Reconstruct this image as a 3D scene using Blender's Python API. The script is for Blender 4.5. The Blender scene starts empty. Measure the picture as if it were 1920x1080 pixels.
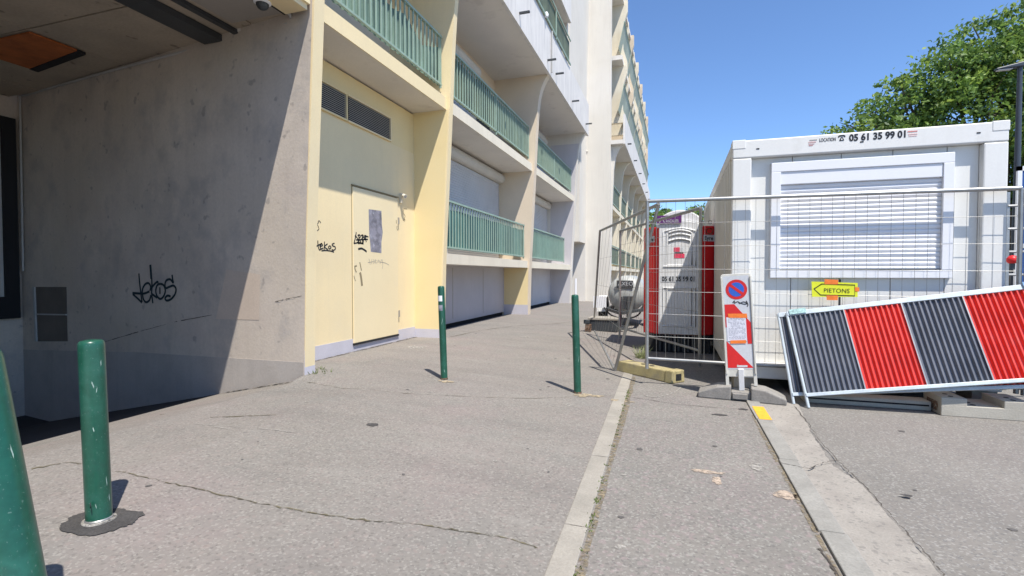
import bpy, math, random
from mathutils import Vector, Matrix, noise as mnoise
random.seed(7)
S = bpy.context.scene
C = S.collection

# ------------------------------------------------------------------ camera
F = 945.0; CH = 1.25
YAW = math.atan(307 / F); PIT = math.atan(25 / F)
cam = bpy.data.cameras.new('camera'); camo = bpy.data.objects.new('camera', cam); C.objects.link(camo)
cam.sensor_width = 36; cam.lens = F / 1920 * 36; cam.clip_start = .05; cam.clip_end = 3000
camo.location = (0, 0, CH); camo.rotation_euler = (math.pi / 2 - PIT, 0, YAW)
S.camera = camo

# ------------------------------------------------------------------ light
SUN = Vector((-.37, .37, -1.0)).normalized()      # direction the light travels
w = bpy.data.worlds.new('World'); S.world = w; w.use_nodes = True
nt = w.node_tree; bg = nt.nodes['Background']
sk = nt.nodes.new('ShaderNodeTexSky'); sk.sky_type = 'NISHITA'; sk.sun_disc = False
sk.sun_elevation = math.asin(-SUN.z); sk.sun_rotation = math.atan2(-SUN.x, -SUN.y)
sk.altitude = 1500; sk.air_density = 1.0; sk.dust_density = .25; sk.ozone_density = 8.0
nt.links.new(sk.outputs[0], bg.inputs[0]); bg.inputs[1].default_value = .14
sl = bpy.data.lights.new('sun', 'SUN'); sl.energy = 4.2; sl.angle = math.radians(.5); sl.color = (1, .95, .87)
so = bpy.data.objects.new('sun', sl); C.objects.link(so); so.rotation_euler = SUN.to_track_quat('-Z', 'Y').to_euler()
S.view_settings.view_transform = 'Standard'; S.view_settings.look = 'None'
S.view_settings.exposure = 0.68; S.view_settings.gamma = 1; S.view_settings.use_curve_mapping = False

# ------------------------------------------------------------------ measuring: a pixel of the 1920x1080 photograph onto a plane of the place
Fw = Vector((-math.sin(YAW) * math.cos(PIT), math.cos(YAW) * math.cos(PIT), -math.sin(PIT)))
Rt = Vector((math.cos(YAW), math.sin(YAW), 0)); Up = Rt.cross(Fw)
O = Vector((0, 0, CH))
def ray(x, y): return Fw + Rt * ((x - 960) / F) + Up * ((540 - y) / F)
def at(x, y, **k):
    d = ray(x, y); (a, v), = k.items(); i = 'XYZ'.index(a)
    return O + d * ((v - O[i]) / d[i])
def atp(x, y, p, n):
    d = ray(x, y); n = Vector(n); return O + d * ((Vector(p) - O).dot(n) / d.dot(n))

def sm(t): t = max(0, min(1, t)); return t * t * (3 - 2 * t)
def gz(X, Y):
    """height of the pavement"""
    if X >= -.5: return 0.0
    a = .15 * min(1, (-.5 - X) / 3.35)
    if X < -3.0:
        if X > -3.86: f = 1 - sm((Y - 4.1) / .45)
        else: f = 1 - sm((Y - (4.50 + .135 * (-3.70 - X)) + .02) / .12)
        if X < -4.45: f = 1.0
        r = .08 - .0 if X > -4.0 else .08
        b = .11 - .045 * min(1, (-3.0 - X)) if X > -4.0 else (.065 - .21 * (-4.0 - X) if X > -9.4 else -1.07)
        a = a * (1 - f) + b * f
    return a
def gnd(x, y):
    z = 0
    for _ in range(12):
        p = at(x, y, Z=z); z = gz(p.x, p.y)
    return at(x, y, Z=z)

# ------------------------------------------------------------------ materials
def nn(nt, t, **k):
    n = nt.nodes.new(t)
    for a, b in k.items(): setattr(n, a, b)
    return n
def mat(name, col, rough=.8, var=.12, scale=2.0, fine=60, fvar=.06, bump=.0, metal=0, streak=0, streakcol=None,
        spots=0, spotcol=(.05, .05, .05), spotscale=8, speck=None, patch=None, spec=.4, emit=None, transl=0, dist=.01, holes=None):
    m = bpy.data.materials.new(name); m.use_nodes = True; t = m.node_tree; L = t.links
    b = t.nodes['Principled BSDF']; b.inputs['Roughness'].default_value = rough; b.inputs['Metallic'].default_value = metal
    b.inputs['Specular IOR Level'].default_value = spec
    geo = nn(t, 'ShaderNodeNewGeometry'); pos = geo.outputs['Position']
    def noise(sc, det=4, rg=.55, vec=None):
        n = nn(t, 'ShaderNodeTexNoise'); n.inputs['Scale'].default_value = sc; n.inputs['Detail'].default_value = det
        n.inputs['Roughness'].default_value = rg; L.new(vec or pos, n.inputs['Vector']); return n.outputs['Fac']
    def mr(v, a, b_, c, d):
        n = nn(t, 'ShaderNodeMapRange'); L.new(v, n.inputs[0])
        for i, x in enumerate((a, b_, c, d)): n.inputs[i + 1].default_value = x
        return n.outputs[0]
    def mix(f, A, B, mode='MIX'):
        n = nn(t, 'ShaderNodeMix', data_type='RGBA', blend_type=mode)
        for s_, v in ((n.inputs[0], f), (n.inputs[6], A), (n.inputs[7], B)):
            if hasattr(v, 'is_linked'): L.new(v, s_)
            elif isinstance(v, (int, float)): s_.default_value = v
            else: s_.default_value = (*v, 1)
        return n.outputs[2]
    def sc(f, k): return [c * k for c in f]
    c = mix(mr(noise(scale), .3, .7, 0, 1), sc(col, 1 - var), sc(col, 1 + var))
    if fvar: c = mix(1.0, c, mix(mr(noise(fine, 3), .3, .7, 0, 1), (1 - fvar,) * 3, (1 + fvar,) * 3), 'MULTIPLY')
    if patch:
        for (pc, ps, lo, hi, am, *sv) in patch:
            vec = None
            if sv: mp = nn(t, 'ShaderNodeMapping'); mp.inputs['Scale'].default_value = sv[0]; L.new(pos, mp.inputs['Vector']); vec = mp.outputs[0]
            c = mix(mr(noise(ps, 5, .6, vec), lo, hi, 0, am), c, pc)
    if speck:
        for (pc, ps, lo, hi, am) in speck:
            v = nn(t, 'ShaderNodeTexVoronoi'); v.inputs['Scale'].default_value = ps; L.new(pos, v.inputs['Vector'])
            sp = nn(t, 'ShaderNodeSeparateColor'); L.new(v.outputs['Color'], sp.inputs[0])
            c = mix(mr(sp.outputs[0], lo, hi, 0, am), c, pc)
    if streak:
        mp = nn(t, 'ShaderNodeMapping'); mp.inputs['Scale'].default_value = (6, 6, .5); L.new(pos, mp.inputs['Vector'])
        c = mix(mr(noise(1.5, 5, .6, mp.outputs[0]), .5, .75, 0, streak), c, streakcol or sc(col, .45))
    if spots:
        c = mix(mr(noise(spotscale, 2, .5), .66, .72, 0, spots), c, spotcol)
    L.new(c, b.inputs['Base Color'])
    if bump:
        bn = nn(t, 'ShaderNodeBump'); bn.inputs['Strength'].default_value = bump; bn.inputs['Distance'].default_value = dist
        L.new(noise(fine, 5, .65), bn.inputs['Height']); L.new(bn.outputs[0], b.inputs['Normal'])
    if holes:                                 # worn through: the surface below shows between the crumbs
        tp_ = nn(t, 'ShaderNodeBsdfTransparent'); ms = nn(t, 'ShaderNodeMixShader'); L.new(mr(noise(holes[0], 6, .7), holes[1], holes[2], 0, 1), ms.inputs[0])
        L.new(tp_.outputs[0], ms.inputs[1]); L.new(b.outputs[0], ms.inputs[2]); L.new(ms.outputs[0], t.nodes['Material Output'].inputs[0])
    if transl:
        tr = nn(t, 'ShaderNodeBsdfTranslucent'); L.new(c, tr.inputs[0]); ms = nn(t, 'ShaderNodeMixShader'); ms.inputs[0].default_value = transl
        L.new(b.outputs[0], ms.inputs[1]); L.new(tr.outputs[0], ms.inputs[2]); L.new(ms.outputs[0], t.nodes['Material Output'].inputs[0])
    return m

ASPH = dict(rough=.95, var=.07, scale=.8, fine=55, fvar=.10, bump=.5, dist=.006, spec=.2)
MT = {}
MT['pavement'] = mat('pavement_asphalt', (.214, .197, .177), speck=[((.33, .31, .28), 95, .80, .9, .45), ((.12, .11, .10), 85, .84, .94, .5), ((.28, .22, .2), 48, .86, .96, .25)],
    patch=[((.222, .192, .182), .5, .45, .7, .5), ((.176, .176, .162), 1.7, .5, .75, .5), ((.235, .215, .185), 2.3, .60, .75, .4), ((.12, .115, .11), 6, .68, .76, .35), ((.28, .26, .24), 9, .70, .76, .4), ((.155, .145, .133), 1, .50, .72, .55, (.5, 2.4, 1)), ((.27, .255, .23), 1.3, .56, .74, .5, (.7, 3.0, 1)), ((.25, .19, .185), .9, .52, .70, .35)], **ASPH)
MT['strip'] = mat('footway_asphalt', (.203, .189, .170), speck=[((.33, .32, .29), 90, .78, .9, .5), ((.11, .105, .10), 80, .82, .93, .5), ((.31, .24, .24), 45, .84, .95, .35)],
    patch=[((.20, .168, .165), .9, .45, .7, .5), ((.155, .155, .145), 2.1, .5, .75, .5), ((.24, .225, .2), 1.1, .55, .72, .5, (1, 2, 1)), ((.14, .132, .125), 5, .6, .72, .3)], **ASPH)
MT['road'] = mat('road_asphalt', (.196, .183, .165), speck=[((.34, .33, .31), 100, .8, .9, .5), ((.12, .12, .12), 90, .82, .92, .5)],
    patch=[((.195, .172, .162), .7, .45, .7, .5), ((.135, .13, .125), 5, .66, .76, .4), ((.235, .22, .198), .8, .52, .72, .5), ((.155, .147, .135), .9, .52, .7, .45, (1.6, .5, 1))], **ASPH)
MT['ramp'] = mat('shade_darkened_ramp_asphalt', (.045, .042, .04), rough=.9, var=.2, scale=1.5, fine=60, fvar=.1, bump=.3)  # asphalt coloured near black to carry the deep shade inside the passage
MT['far_ground'] = mat('far_ground', (.2, .19, .17), var=.1)
MT['kerb'] = mat('kerb_concrete', (.31, .285, .245), rough=.9, var=.1, scale=4, fine=90, fvar=.1, bump=.3, patch=[((.2, .19, .16), 3, .5, .7, .4)])
MT['kerb2'] = mat('kerb_granite', (.27, .26, .235), rough=.9, var=.1, scale=4, fine=90, fvar=.12, bump=.3, patch=[((.18, .17, .15), 3, .5, .7, .5)])
MT['gutter'] = mat('gutter_concrete', (.295, .272, .24), rough=.9, var=.1, scale=3, fine=90, fvar=.12, bump=.35, speck=[((.15, .14, .13), 60, .86, .94, .5)],
    patch=[((.20, .18, .16), 2.5, .5, .7, .6), ((.32, .27, .245), 4, .6, .75, .5)])
MT['crack'] = mat('dark_crack', (.07, .06, .05), rough=1, var=.3, holes=(28, .34, .5))
MT['mosscrack'] = mat('mossy_crack', (.115, .10, .062), rough=1, var=.5, scale=7, holes=(22, .36, .52))
MT['rust'] = mat('rusty_stain', (.17, .105, .07), rough=1, var=.3, scale=30, holes=(30, .36, .56))
MT['chalk'] = mat('pale_mark', (.32, .30, .27), rough=1, var=.2, scale=20, holes=(35, .35, .56))
MT['cementpatch'] = mat('cement_blob', (.40, .32, .25), rough=1, var=.2, scale=20, bump=.4, fvar=.15, holes=(26, .35, .54))
MT['yellowline'] = mat('yellow_paint', (.78, .37, .03), rough=.8, var=.12, scale=20, patch=[((.35, .28, .2), 15, .62, .7, .8)])
MT['tarpatch'] = mat('fresh_tar', (.062, .058, .056), rough=.95, var=.2, scale=8, fine=100, fvar=.25, bump=.8)
MT['sand'] = mat('sandy_mortar', (.38, .31, .21), rough=1, var=.2, scale=10, bump=.4, holes=(24, .36, .56))
MT['concrete'] = mat('grey_concrete', (.58, .505, .43), rough=.9, var=.12, scale=1.2, fine=30, fvar=.05, bump=.25, streak=.13, streakcol=(.26, .23, .2),
    spots=.45, spotcol=(.19, .175, .17), spotscale=7, patch=[((.52, .42, .37), .9, .55, .7, .4), ((.33, .31, .30), 2.2, .52, .7, .5), ((.38, .32, .23), .6, .5, .7, .45)])
MT['concrete_band'] = mat('grey_painted_band', (.43, .39, .355), rough=.85, var=.12, scale=2, fine=40, fvar=.05, bump=.15, streak=.15, patch=[((.35, .33, .31), 2, .55, .7, .5)])
MT['ceiling'] = mat('board_marked_ceiling', (.42, .355, .28), rough=.9, var=.12, scale=1.6, fine=30, fvar=.08, bump=.2, spots=.6, spotcol=(.1, .09, .08), spotscale=5,
    patch=[((.33, .29, .24), 1.3, .5, .7, .5)])
MT['orange'] = mat('orange_plywood', (.42, .12, .03), rough=.7, var=.25, scale=5, streak=.3)
MT['cream'] = mat('cream_render', (.81, .665, .40), rough=.85, streak=.10, streakcol=(.55, .47, .33), var=.04, scale=1.2, fine=70, fvar=.03, bump=.12, patch=[((.74, .63, .42), .8, .5, .7, .5), ((.66, .55, .37), 5, .7, .8, .3)])
MT['creampale'] = mat('pale_cream_paint', (.74, .67, .53), rough=.85, var=.05, scale=1.5, fine=70, fvar=.03, bump=.12, streak=.22, streakcol=(.5, .44, .34))
MT['ochre'] = mat('yellow_render', (.78, .63, .34), rough=.85, var=.04, scale=1.5, fine=70, fvar=.03, bump=.12, patch=[((.70, .58, .35), 1.5, .5, .7, .4)])
MT['pinkcream'] = mat('pink_cream_render', (.68, .57, .43), rough=.85, var=.04, scale=1.5, fine=70, fvar=.03, bump=.12)
MT['plinth'] = mat('lilac_plinth_paint', (.52, .50, .54), rough=.8, var=.05, scale=3, fine=60, fvar=.04, bump=.1, patch=[((.4, .38, .37), 5, .6, .75, .4)])
MT['lavender'] = mat('lilac_grey_paint', (.53, .505, .51), rough=.8, var=.05, scale=1.2, fine=60, fvar=.03, bump=.06, streak=.08)
MT['soffit'] = mat('soffit_paint', (.72, .68, .62), rough=.9, var=.06, scale=1, fine=50, fvar=.03, patch=[((.45, .42, .38), 2, .58, .7, .4)])
MT['fascia'] = mat('white_streaked_fascia', (.70, .67, .63), rough=.85, var=.06, scale=1.5, fine=50, fvar=.03, streak=.45, streakcol=(.36, .34, .34))
MT['tower'] = mat('off_white_render', (.66, .62, .55), rough=.9, var=.05, scale=.5, fine=50, fvar=.03, bump=.06, patch=[((.58, .53, .46), .7, .52, .7, .5), ((.74, .71, .66), .35, .5, .65, .5)], streak=.12)
MT['green'] = mat('green_rail_paint', (.29, .39, .31), rough=.55, var=.1, scale=4, fvar=.05, patch=[((.34, .40, .33), 6, .55, .7, .5)])
MT['greenscreen'] = mat('green_fibreglass_screen', (.22, .32, .25), rough=.6, var=.25, scale=2.5, fvar=.05, streak=.5, streakcol=(.11, .2, .17), transl=.25)
MT['oldscreen'] = mat('mossy_fibreglass_screen', (.16, .19, .12), rough=.6, var=.3, scale=3, fvar=.06, streak=.55, streakcol=(.10, .13, .09), transl=.2)
MT['tealscreen'] = mat('teal_fibreglass_screen', (.08, .20, .185), rough=.5, var=.2, scale=1.3, fvar=.05, streak=.3, streakcol=(.07, .17, .17), transl=.15)
MT['farscreen'] = mat('faded_green_panel', (.40, .44, .34), rough=.7, var=.25, scale=.6)
MT['shutter'] = mat('roller_shutter_pvc', (.58, .56, .55), rough=.6, var=.05, scale=2, fvar=.03)
MT['shutterbox'] = mat('shutter_box_cream', (.60, .56, .50), rough=.6, var=.05)
MT['dark'] = mat('dark_void', (.02, .02, .022), rough=.9)
MT['darkmetal'] = mat('dark_metal', (.06, .065, .07), rough=.5, metal=.3)
MT['darkhatch'] = mat('dark_brown_hatch', (.14, .12, .10), rough=.7, var=.2)
MT['pvcgrey'] = mat('grey_conduit', (.45, .44, .42), rough=.5)
MT['louvre'] = mat('louvre_metal', (.36, .33, .28), rough=.55, metal=.2, var=.1)
MT['door'] = mat('door_cream_paint', (.80, .67, .42), rough=.65, var=.03, scale=1.2, fine=50, fvar=.02, patch=[((.70, .61, .44), 2, .6, .75, .4)])
MT['sticker'] = mat('torn_grey_sticker', (.28, .27, .31), rough=.6, var=.3, scale=7, patch=[((.10, .10, .12), 9, .5, .65, .7), ((.5, .5, .54), 14, .6, .7, .7)])
MT['tagink'] = mat('black_marker', (.015, .015, .018), rough=.6)
MT['tagblue'] = mat('dark_teal_spray', (.012, .028, .035), rough=.7)
MT['tagbrown'] = mat('brown_scuff', (.3, .24, .14), rough=.8)
MT['bollard'] = mat('green_bollard_paint', (.010, .078, .048), rough=.3, var=.14, scale=5, fine=40, fvar=.08, spec=.5, spots=.55, spotcol=(.13, .21, .17), spotscale=120, streak=.25, streakcol=(.09, .17, .13), bump=.05,
    patch=[((.022, .115, .08), 6, .5, .6, .6), ((.012, .06, .04), 12, .58, .66, .6), ((.12, .17, .14), 30, .68, .72, .5)])
MT['scratch'] = mat('chipped_paint', (.30, .40, .35), rough=.6, var=.3, scale=40)
MT['white'] = mat('white_enamel', (.72, .72, .71), rough=.4, var=.03, scale=1.5, fvar=.02, patch=[((.62, .61, .58), 3, .6, .75, .35)])
MT['cwhite'] = mat('container_white_steel', (.74, .73, .70), rough=.45, var=.03, scale=1.5, fvar=.02, patch=[((.55, .53, .48), 3, .6, .75, .4)], streak=.08, streakcol=(.45, .42, .36))
MT['cside'] = mat('container_cream_sheet', (.62, .59, .52), rough=.35, var=.05, scale=1.2, fvar=.02, streak=.15)
MT['cpanel'] = mat('container_panel', (.74, .73, .69), rough=.5, var=.03, scale=1.5, fvar=.02, streak=.08, streakcol=(.5, .48, .42))
MT['pvcwhite'] = mat('white_pvc', (.78, .78, .80), rough=.35, var=.02, fvar=.01)
MT['black'] = mat('black_print', (.012, .012, .014), rough=.5)
MT['redprint'] = mat('faded_red_print', (.62, .18, .15), rough=.6)
MT['pinkprint'] = mat('pale_pink_print', (.75, .45, .42), rough=.6)
MT['galv'] = mat('galvanised_steel', (.36, .36, .35), rough=.42, metal=.65, var=.15, scale=9, fvar=.08)
MT['yconc'] = mat('yellow_painted_concrete', (.40, .335, .17), rough=.9, var=.12, scale=8, bump=.3, patch=[((.30, .26, .18), 6, .48, .62, .8)])
MT['block'] = mat('pale_concrete_block', (.42, .39, .33), rough=.9, var=.08, scale=6, fine=80, fvar=.08, bump=.35, patch=[((.3, .27, .22), 5, .55, .7, .5)])
MT['rubber'] = mat('grey_recycled_rubber', (.24, .225, .205), rough=.85, var=.15, scale=8, fine=70, fvar=.12, bump=.3)
MT['plank_grey'] = mat('slate_corrugated_paint', (.12, .127, .15), rough=.38, var=.15, scale=5, patch=[((.16, .16, .16), 5, .58, .75, .45)], streak=.2, streakcol=(.2, .2, .2), spec=.6)
MT['plank_red'] = mat('red_corrugated_paint', (.64, .035, .02), rough=.4, var=.12, scale=5, patch=[((.45, .14, .12), 5, .58, .75, .4)], streak=.15, streakcol=(.4, .1, .09), spec=.6)
MT['rail_alu'] = mat('pale_blue_aluminium', (.50, .55, .58), rough=.4, metal=.15, var=.1, scale=9)
MT['signblue'] = mat('sign_blue', (.03, .12, .52), rough=.4)
MT['signred'] = mat('sign_red', (.60, .02, .02), rough=.4)
MT['signwhite'] = mat('sign_reflective_white', (.55, .56, .58), rough=.4, var=.05)
MT['signframe'] = mat('sign_plastic_frame', (.58, .56, .50), rough=.5, var=.08, scale=10)
MT['paper'] = mat('paper_sheet', (.66, .66, .72), rough=.7, var=.04, scale=15)
MT['papertext'] = mat('paper_print', (.33, .33, .38), rough=.7)
MT['orangetape'] = mat('orange_tape', (.82, .20, .03), rough=.4, var=.15, scale=25)
MT['yellowsheet'] = mat('fluo_yellow_sheet', (.70, .72, .03), rough=.5, var=.05, scale=10)
MT['johnred'] = mat('toilet_red_plastic', (.66, .012, .018), rough=.35, var=.08, scale=3)
MT['johngrey'] = mat('toilet_grey_plastic', (.70, .70, .70), rough=.45, var=.05, scale=3)
MT['johnroof'] = mat('toilet_white_roof', (.78, .79, .80), rough=.4, var=.03, transl=.2)
MT['purple'] = mat('purple_sign', (.12, .02, .15), rough=.4)
MT['pinksticker'] = mat('red_sticker', (.75, .06, .12), rough=.4, var=.2, scale=30)
MT['tank'] = mat('white_tank_paint', (.42, .43, .41), rough=.4, var=.08, scale=5, streak=.2)
MT['tyre'] = mat('tyre_rubber', (.025, .025, .025), rough=.85)
MT['lamppost'] = mat('anthracite_post', (.05, .06, .075), rough=.4)
MT['bark'] = mat('bark', (.10, .075, .055), rough=.95, var=.25, scale=6, bump=.5)
MT['leafA'] = mat('leaf_mid_green', (.17, .275, .06), rough=.55, var=.35, scale=1.1, fvar=.2, fine=9, transl=.38)
MT['leafB'] = mat('leaf_light_green', (.29, .40, .08), rough=.55, var=.3, scale=1.1, fvar=.2, fine=9, transl=.42)
MT['leafC'] = mat('leaf_dark_green', (.085, .16, .045), rough=.55, var=.3, scale=1.1, fvar=.2, fine=9, transl=.3)
MT['paleweed'] = mat('pale_weed', (.30, .33, .16), rough=.7, var=.3, scale=30, transl=.3)
MT['weed'] = mat('weed_green', (.12, .17, .04), rough=.7, var=.3, scale=30, transl=.3)

# ------------------------------------------------------------------ mesh helpers
class MB:
    def __init__(s): s.v = []; s.f = []; s.smooth = False
    def poly(s, pts):
        i = len(s.v); s.v += [Vector(p) for p in pts]; s.f.append(list(range(i, i + len(pts)))); return s
    def hexa(s, b, t):                       # b, t: four points each, counter-clockwise seen from above
        i = len(s.v); s.v += [Vector(p) for p in list(b) + list(t)]
        s.f += [[i + 3, i + 2, i + 1, i], [i + 4, i + 5, i + 6, i + 7]] + [[i + k, i + (k + 1) % 4, i + 4 + (k + 1) % 4, i + 4 + k] for k in range(4)]
        return s
    def box(s, x0, x1, y0, y1, z0, z1):
        return s.hexa([(x0, y0, z0), (x1, y0, z0), (x1, y1, z0), (x0, y1, z0)], [(x0, y0, z1), (x1, y0, z1), (x1, y1, z1), (x0, y1, z1)])
    def prism(s, pts, d):                    # extrude polygon (3D points) by vector d
        n = len(pts); i = len(s.v); d = Vector(d); P = [Vector(p) for p in pts]
        s.v += P + [p + d for p in P]; s.f += [list(range(i, i + n))[::-1], list(range(i + n, i + 2 * n))]
        s.f += [[i + k, i + (k + 1) % n, i + n + (k + 1) % n, i + n + k] for k in range(n)]; return s
    def tube(s, pts, r, n=8, cap=True):
        P = [Vector(p) for p in pts]; R = r if isinstance(r, (list, tuple)) else [r] * len(P); rings = []
        ref = None
        for k, p in enumerate(P):
            d = (P[min(k + 1, len(P) - 1)] - P[max(k - 1, 0)]).normalized()
            if ref is None: ref = Vector((0, 0, 1)) if abs(d.z) < .9 else Vector((1, 0, 0))
            a = d.cross(ref).normalized(); b = d.cross(a); i = len(s.v)
            s.v += [p + (a * math.cos(2 * math.pi * j / n) + b * math.sin(2 * math.pi * j / n)) * R[k] for j in range(n)]; rings.append(i)
        for a, b in zip(rings, rings[1:]): s.f += [[a + j, a + (j + 1) % n, b + (j + 1) % n, b + j] for j in range(n)]
        if cap: s.f += [list(range(rings[0], rings[0] + n))[::-1], list(range(rings[-1], rings[-1] + n))]
        s.smooth = True; return s
    def bar(s, a, b, wd, th, up=(0, 0, 1)):  # rectangular bar a->b, width wd across 'up', th along 'up'
        a = Vector(a); b = Vector(b); d = (b - a).normalized(); sd = d.cross(Vector(up)).normalized() * wd / 2; u = sd.cross(d).normalized() * th / 2
        return s.hexa([a - sd - u, a + sd - u, b + sd - u, b - sd - u], [a - sd + u, a + sd + u, b + sd + u, b - sd + u])
    def lathe(s, prof, n=24, c=(0, 0, 0)):
        c = Vector(c); i0 = len(s.v)
        for (r, z) in prof: s.v += [c + Vector((r * math.cos(2 * math.pi * j / n), r * math.sin(2 * math.pi * j / n), z)) for j in range(n)]
        for k in range(len(prof) - 1):
            a = i0 + k * n; s.f += [[a + j, a + (j + 1) % n, a + n + (j + 1) % n, a + n + j] for j in range(n)]
        s.f.append(list(range(i0, i0 + n))[::-1]); s.f.append(list(range(i0 + (len(prof) - 1) * n, i0 + len(prof) * n))); s.smooth = True; return s
    def tf(s, M): s.v = [M @ p for p in s.v]; return s
def mk(name, mb, m, parent=None, off=None, bevel=0):
    me = bpy.data.meshes.new(name); o3 = off if off is not None else (parent['o'] if parent is not None and 'o' in parent else (0, 0, 0))
    o3 = Vector(o3); me.from_pydata([tuple(p - o3) for p in mb.v], [], mb.f); me.update()
    me.materials.append(MT[m] if isinstance(m, str) else m)
    ob = bpy.data.objects.new(name, me); C.objects.link(ob)
    if mb.smooth:
        me.shade_smooth() if hasattr(me, 'shade_smooth') else None
        try: me.set_sharp_from_angle(angle=math.radians(40))
        except Exception: pass
    if parent is not None: ob.parent = parent; ob['o'] = list(parent['o'])
    else: ob['o'] = list(o3); ob.location = o3
    if bevel:
        bv = ob.modifiers.new('bevel', 'BEVEL'); bv.width = bevel; bv.segments = 2; bv.limit_method = 'ANGLE'
    return ob
def thing(name, label, cat, loc=(0, 0, 0), group=None):
    o = bpy.data.objects.new(name, None); C.objects.link(o); o.location = loc; o.empty_display_size = .1; o['o'] = list(loc)
    o['label'] = label; o['category'] = cat
    if group: o['group'] = group
    return o
def tag(o, label, cat, group=None):
    o['label'] = label; o['category'] = cat
    if group: o['group'] = group
    return o
def struct(name, mb, m, off=(0, 0, 0), parent=None, **k):
    o = mk(name, mb, m, parent, off=None if parent is not None else off, **k)
    if parent is None: o['kind'] = 'structure'
    return o
def stuff(o): o['kind'] = 'stuff'; return o
def dup(root, label=None):
    r = root.copy(); C.objects.link(r)
    if label: r['label'] = label
    for ch in root.children:
        c = ch.copy(); C.objects.link(c); c.parent = r
        for g in ch.children:
            d = g.copy(); C.objects.link(d); d.parent = c
    return r
_font = {}
def textmb(s, size, fr, sx=1.0, bold=0.0, dz=.0015):
    """lettering as a thin mesh: fr = (origin, ex, ey); bold thickens the strokes"""
    cu = bpy.data.curves.new('lettering', 'FONT'); cu.body = s; cu.size = size; cu.offset = bold; cu.extrude = 0; cu.resolution_u = 3
    ob = bpy.data.objects.new('lettering', cu); C.objects.link(ob)
    dg = bpy.context.evaluated_depsgraph_get(); me = bpy.data.meshes.new_from_object(ob.evaluated_get(dg))
    mb = MB(); o, ex, ey = fr; n = ex.cross(ey).normalized()
    mb.v = [o + ex * v.co.x * sx + ey * v.co.y + n * dz for v in me.vertices]; mb.f = [list(p.vertices) for p in me.polygons]
    mb.width = max([v.co.x for v in me.vertices] + [0]) * sx
    bpy.data.objects.remove(ob); bpy.data.curves.remove(cu); bpy.data.meshes.remove(me)
    return mb
def ribbon(mb, pts, wd, n, taper=False, jit=0):
    """flat stroke along pts lying in the plane with normal n"""
    n = Vector(n).normalized(); P = [Vector(p) for p in pts]; L = []; 
    for k, p in enumerate(P):
        d = (P[min(k + 1, len(P) - 1)] - P[max(k - 1, 0)]).normalized(); sd = d.cross(n).normalized()
        ww = wd[k] if isinstance(wd, (list, tuple)) else wd
        if taper: ww *= .35 + .65 * math.sin(math.pi * (k + .5) / len(P))
        if jit: ww *= 1 + random.uniform(-jit, jit)
        L.append((p - sd * ww / 2, p + sd * ww / 2))
    i = len(mb.v)
    for a, b in L: mb.v += [a, b]
    mb.f += [[i + 2 * k, i + 2 * k + 1, i + 2 * k + 3, i + 2 * k + 2] for k in range(len(L) - 1)]
    return mb
def smooth_pts(P, n=6):
    P = [Vector(p) for p in P]; out = []
    for k in range(len(P) - 1):
        p0, p1, p2, p3 = P[max(k - 1, 0)], P[k], P[k + 1], P[min(k + 2, len(P) - 1)]
        for j in range(n):
            t = j / n; out.append(.5 * ((2 * p1) + (p2 - p0) * t + (2 * p0 - 5 * p1 + 4 * p2 - p3) * t * t + (3 * p1 - p0 - 3 * p2 + p3) * t ** 3))
    out.append(P[-1]); return out
def jitter_path(P, n, amp, seed=0):
    P = [Vector(p) for p in P]; out = []
    for a, b in zip(P, P[1:]):
        for j in range(n): out.append(a.lerp(b, j / n))
    out.append(P[-1]); rr = random.Random(seed)
    return [p + Vector((rr.uniform(-amp, amp), rr.uniform(-amp, amp), 0)) for p in out]
def blob(cx, cy, rx, ry, dz, n=28, seed=0, jag=.25, rot=0):
    rr = random.Random(seed); pts = []
    for k in range(n):
        a = 2 * math.pi * k / n; f = 1 + jag * mnoise.noise(Vector((math.cos(a) * 1.6 + seed * 7.1, math.sin(a) * 1.6, seed))) * 2 + rr.uniform(-.05, .05)
        x = rx * f * math.cos(a); y = ry * f * math.sin(a); x, y = x * math.cos(rot) - y * math.sin(rot), x * math.sin(rot) + y * math.cos(rot)
        X, Y = cx + x, cy + y; pts.append((X, Y, gz(X, Y) + dz))
    return pts

# ------------------------------------------------------------------ ground
def grid(mb, xs, ys, zf):
    i0 = len(mb.v)
    for y in ys:
        for x in xs: mb.v.append(Vector((x, y, zf(x, y))))
    n = len(xs)
    for b in range(len(ys) - 1):
        for a in range(n - 1):
            q = i0 + b * n + a; mb.f.append([q, q + 1, q + n + 1, q + n])
    return mb
def fr(a, b, s):
    n = max(1, round((b - a) / s)); return [a + (b - a) * k / n for k in range(n)]
ys = fr(-6, 4, .5) + fr(4, 4.4, .1) + fr(4.4, 4.8, .04) + fr(4.8, 6, .1) + fr(6, 24, 1) + [24, 40, 70, 130]
K1 = lambda Y: -.508 - .025 * (Y - 4.3)                 # centre line of the flush kerb
K2 = .735
WALLX = -5.32
pv = MB(); i0 = 0
xsn = [-5.32, -5.0, -4.8, -4.6, -4.46, -4.44, -4.3, -4.2, -4.1, -4.0, -3.92, -3.861, -3.859] + fr(-3.8, -3.0, .1) + fr(-3, -.5, .5)
for (xa, nm, mm) in (('a', 'pavement', 'pavement'),):
    mb = MB()
    for Y in ys:
        for x in xsn + [-.5]:
            X = x if x < -.5 else K1(Y); mb.v.append(Vector((X, Y, gz(x, Y))))
    n = len(xsn) + 1
    for b in range(len(ys) - 1):
        for a in range(n - 1):
            q = b * n + a; mb.f.append([q, q + 1, q + n + 1, q + n])
    struct('pavement', mb, 'pavement')
mb = MB()
for Y in ys: mb.v += [Vector((K1(Y), Y, 0)), Vector((K2, Y, 0))]
for b in range(len(ys) - 1): mb.f.append([2 * b, 2 * b + 1, 2 * b + 3, 2 * b + 2])
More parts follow.
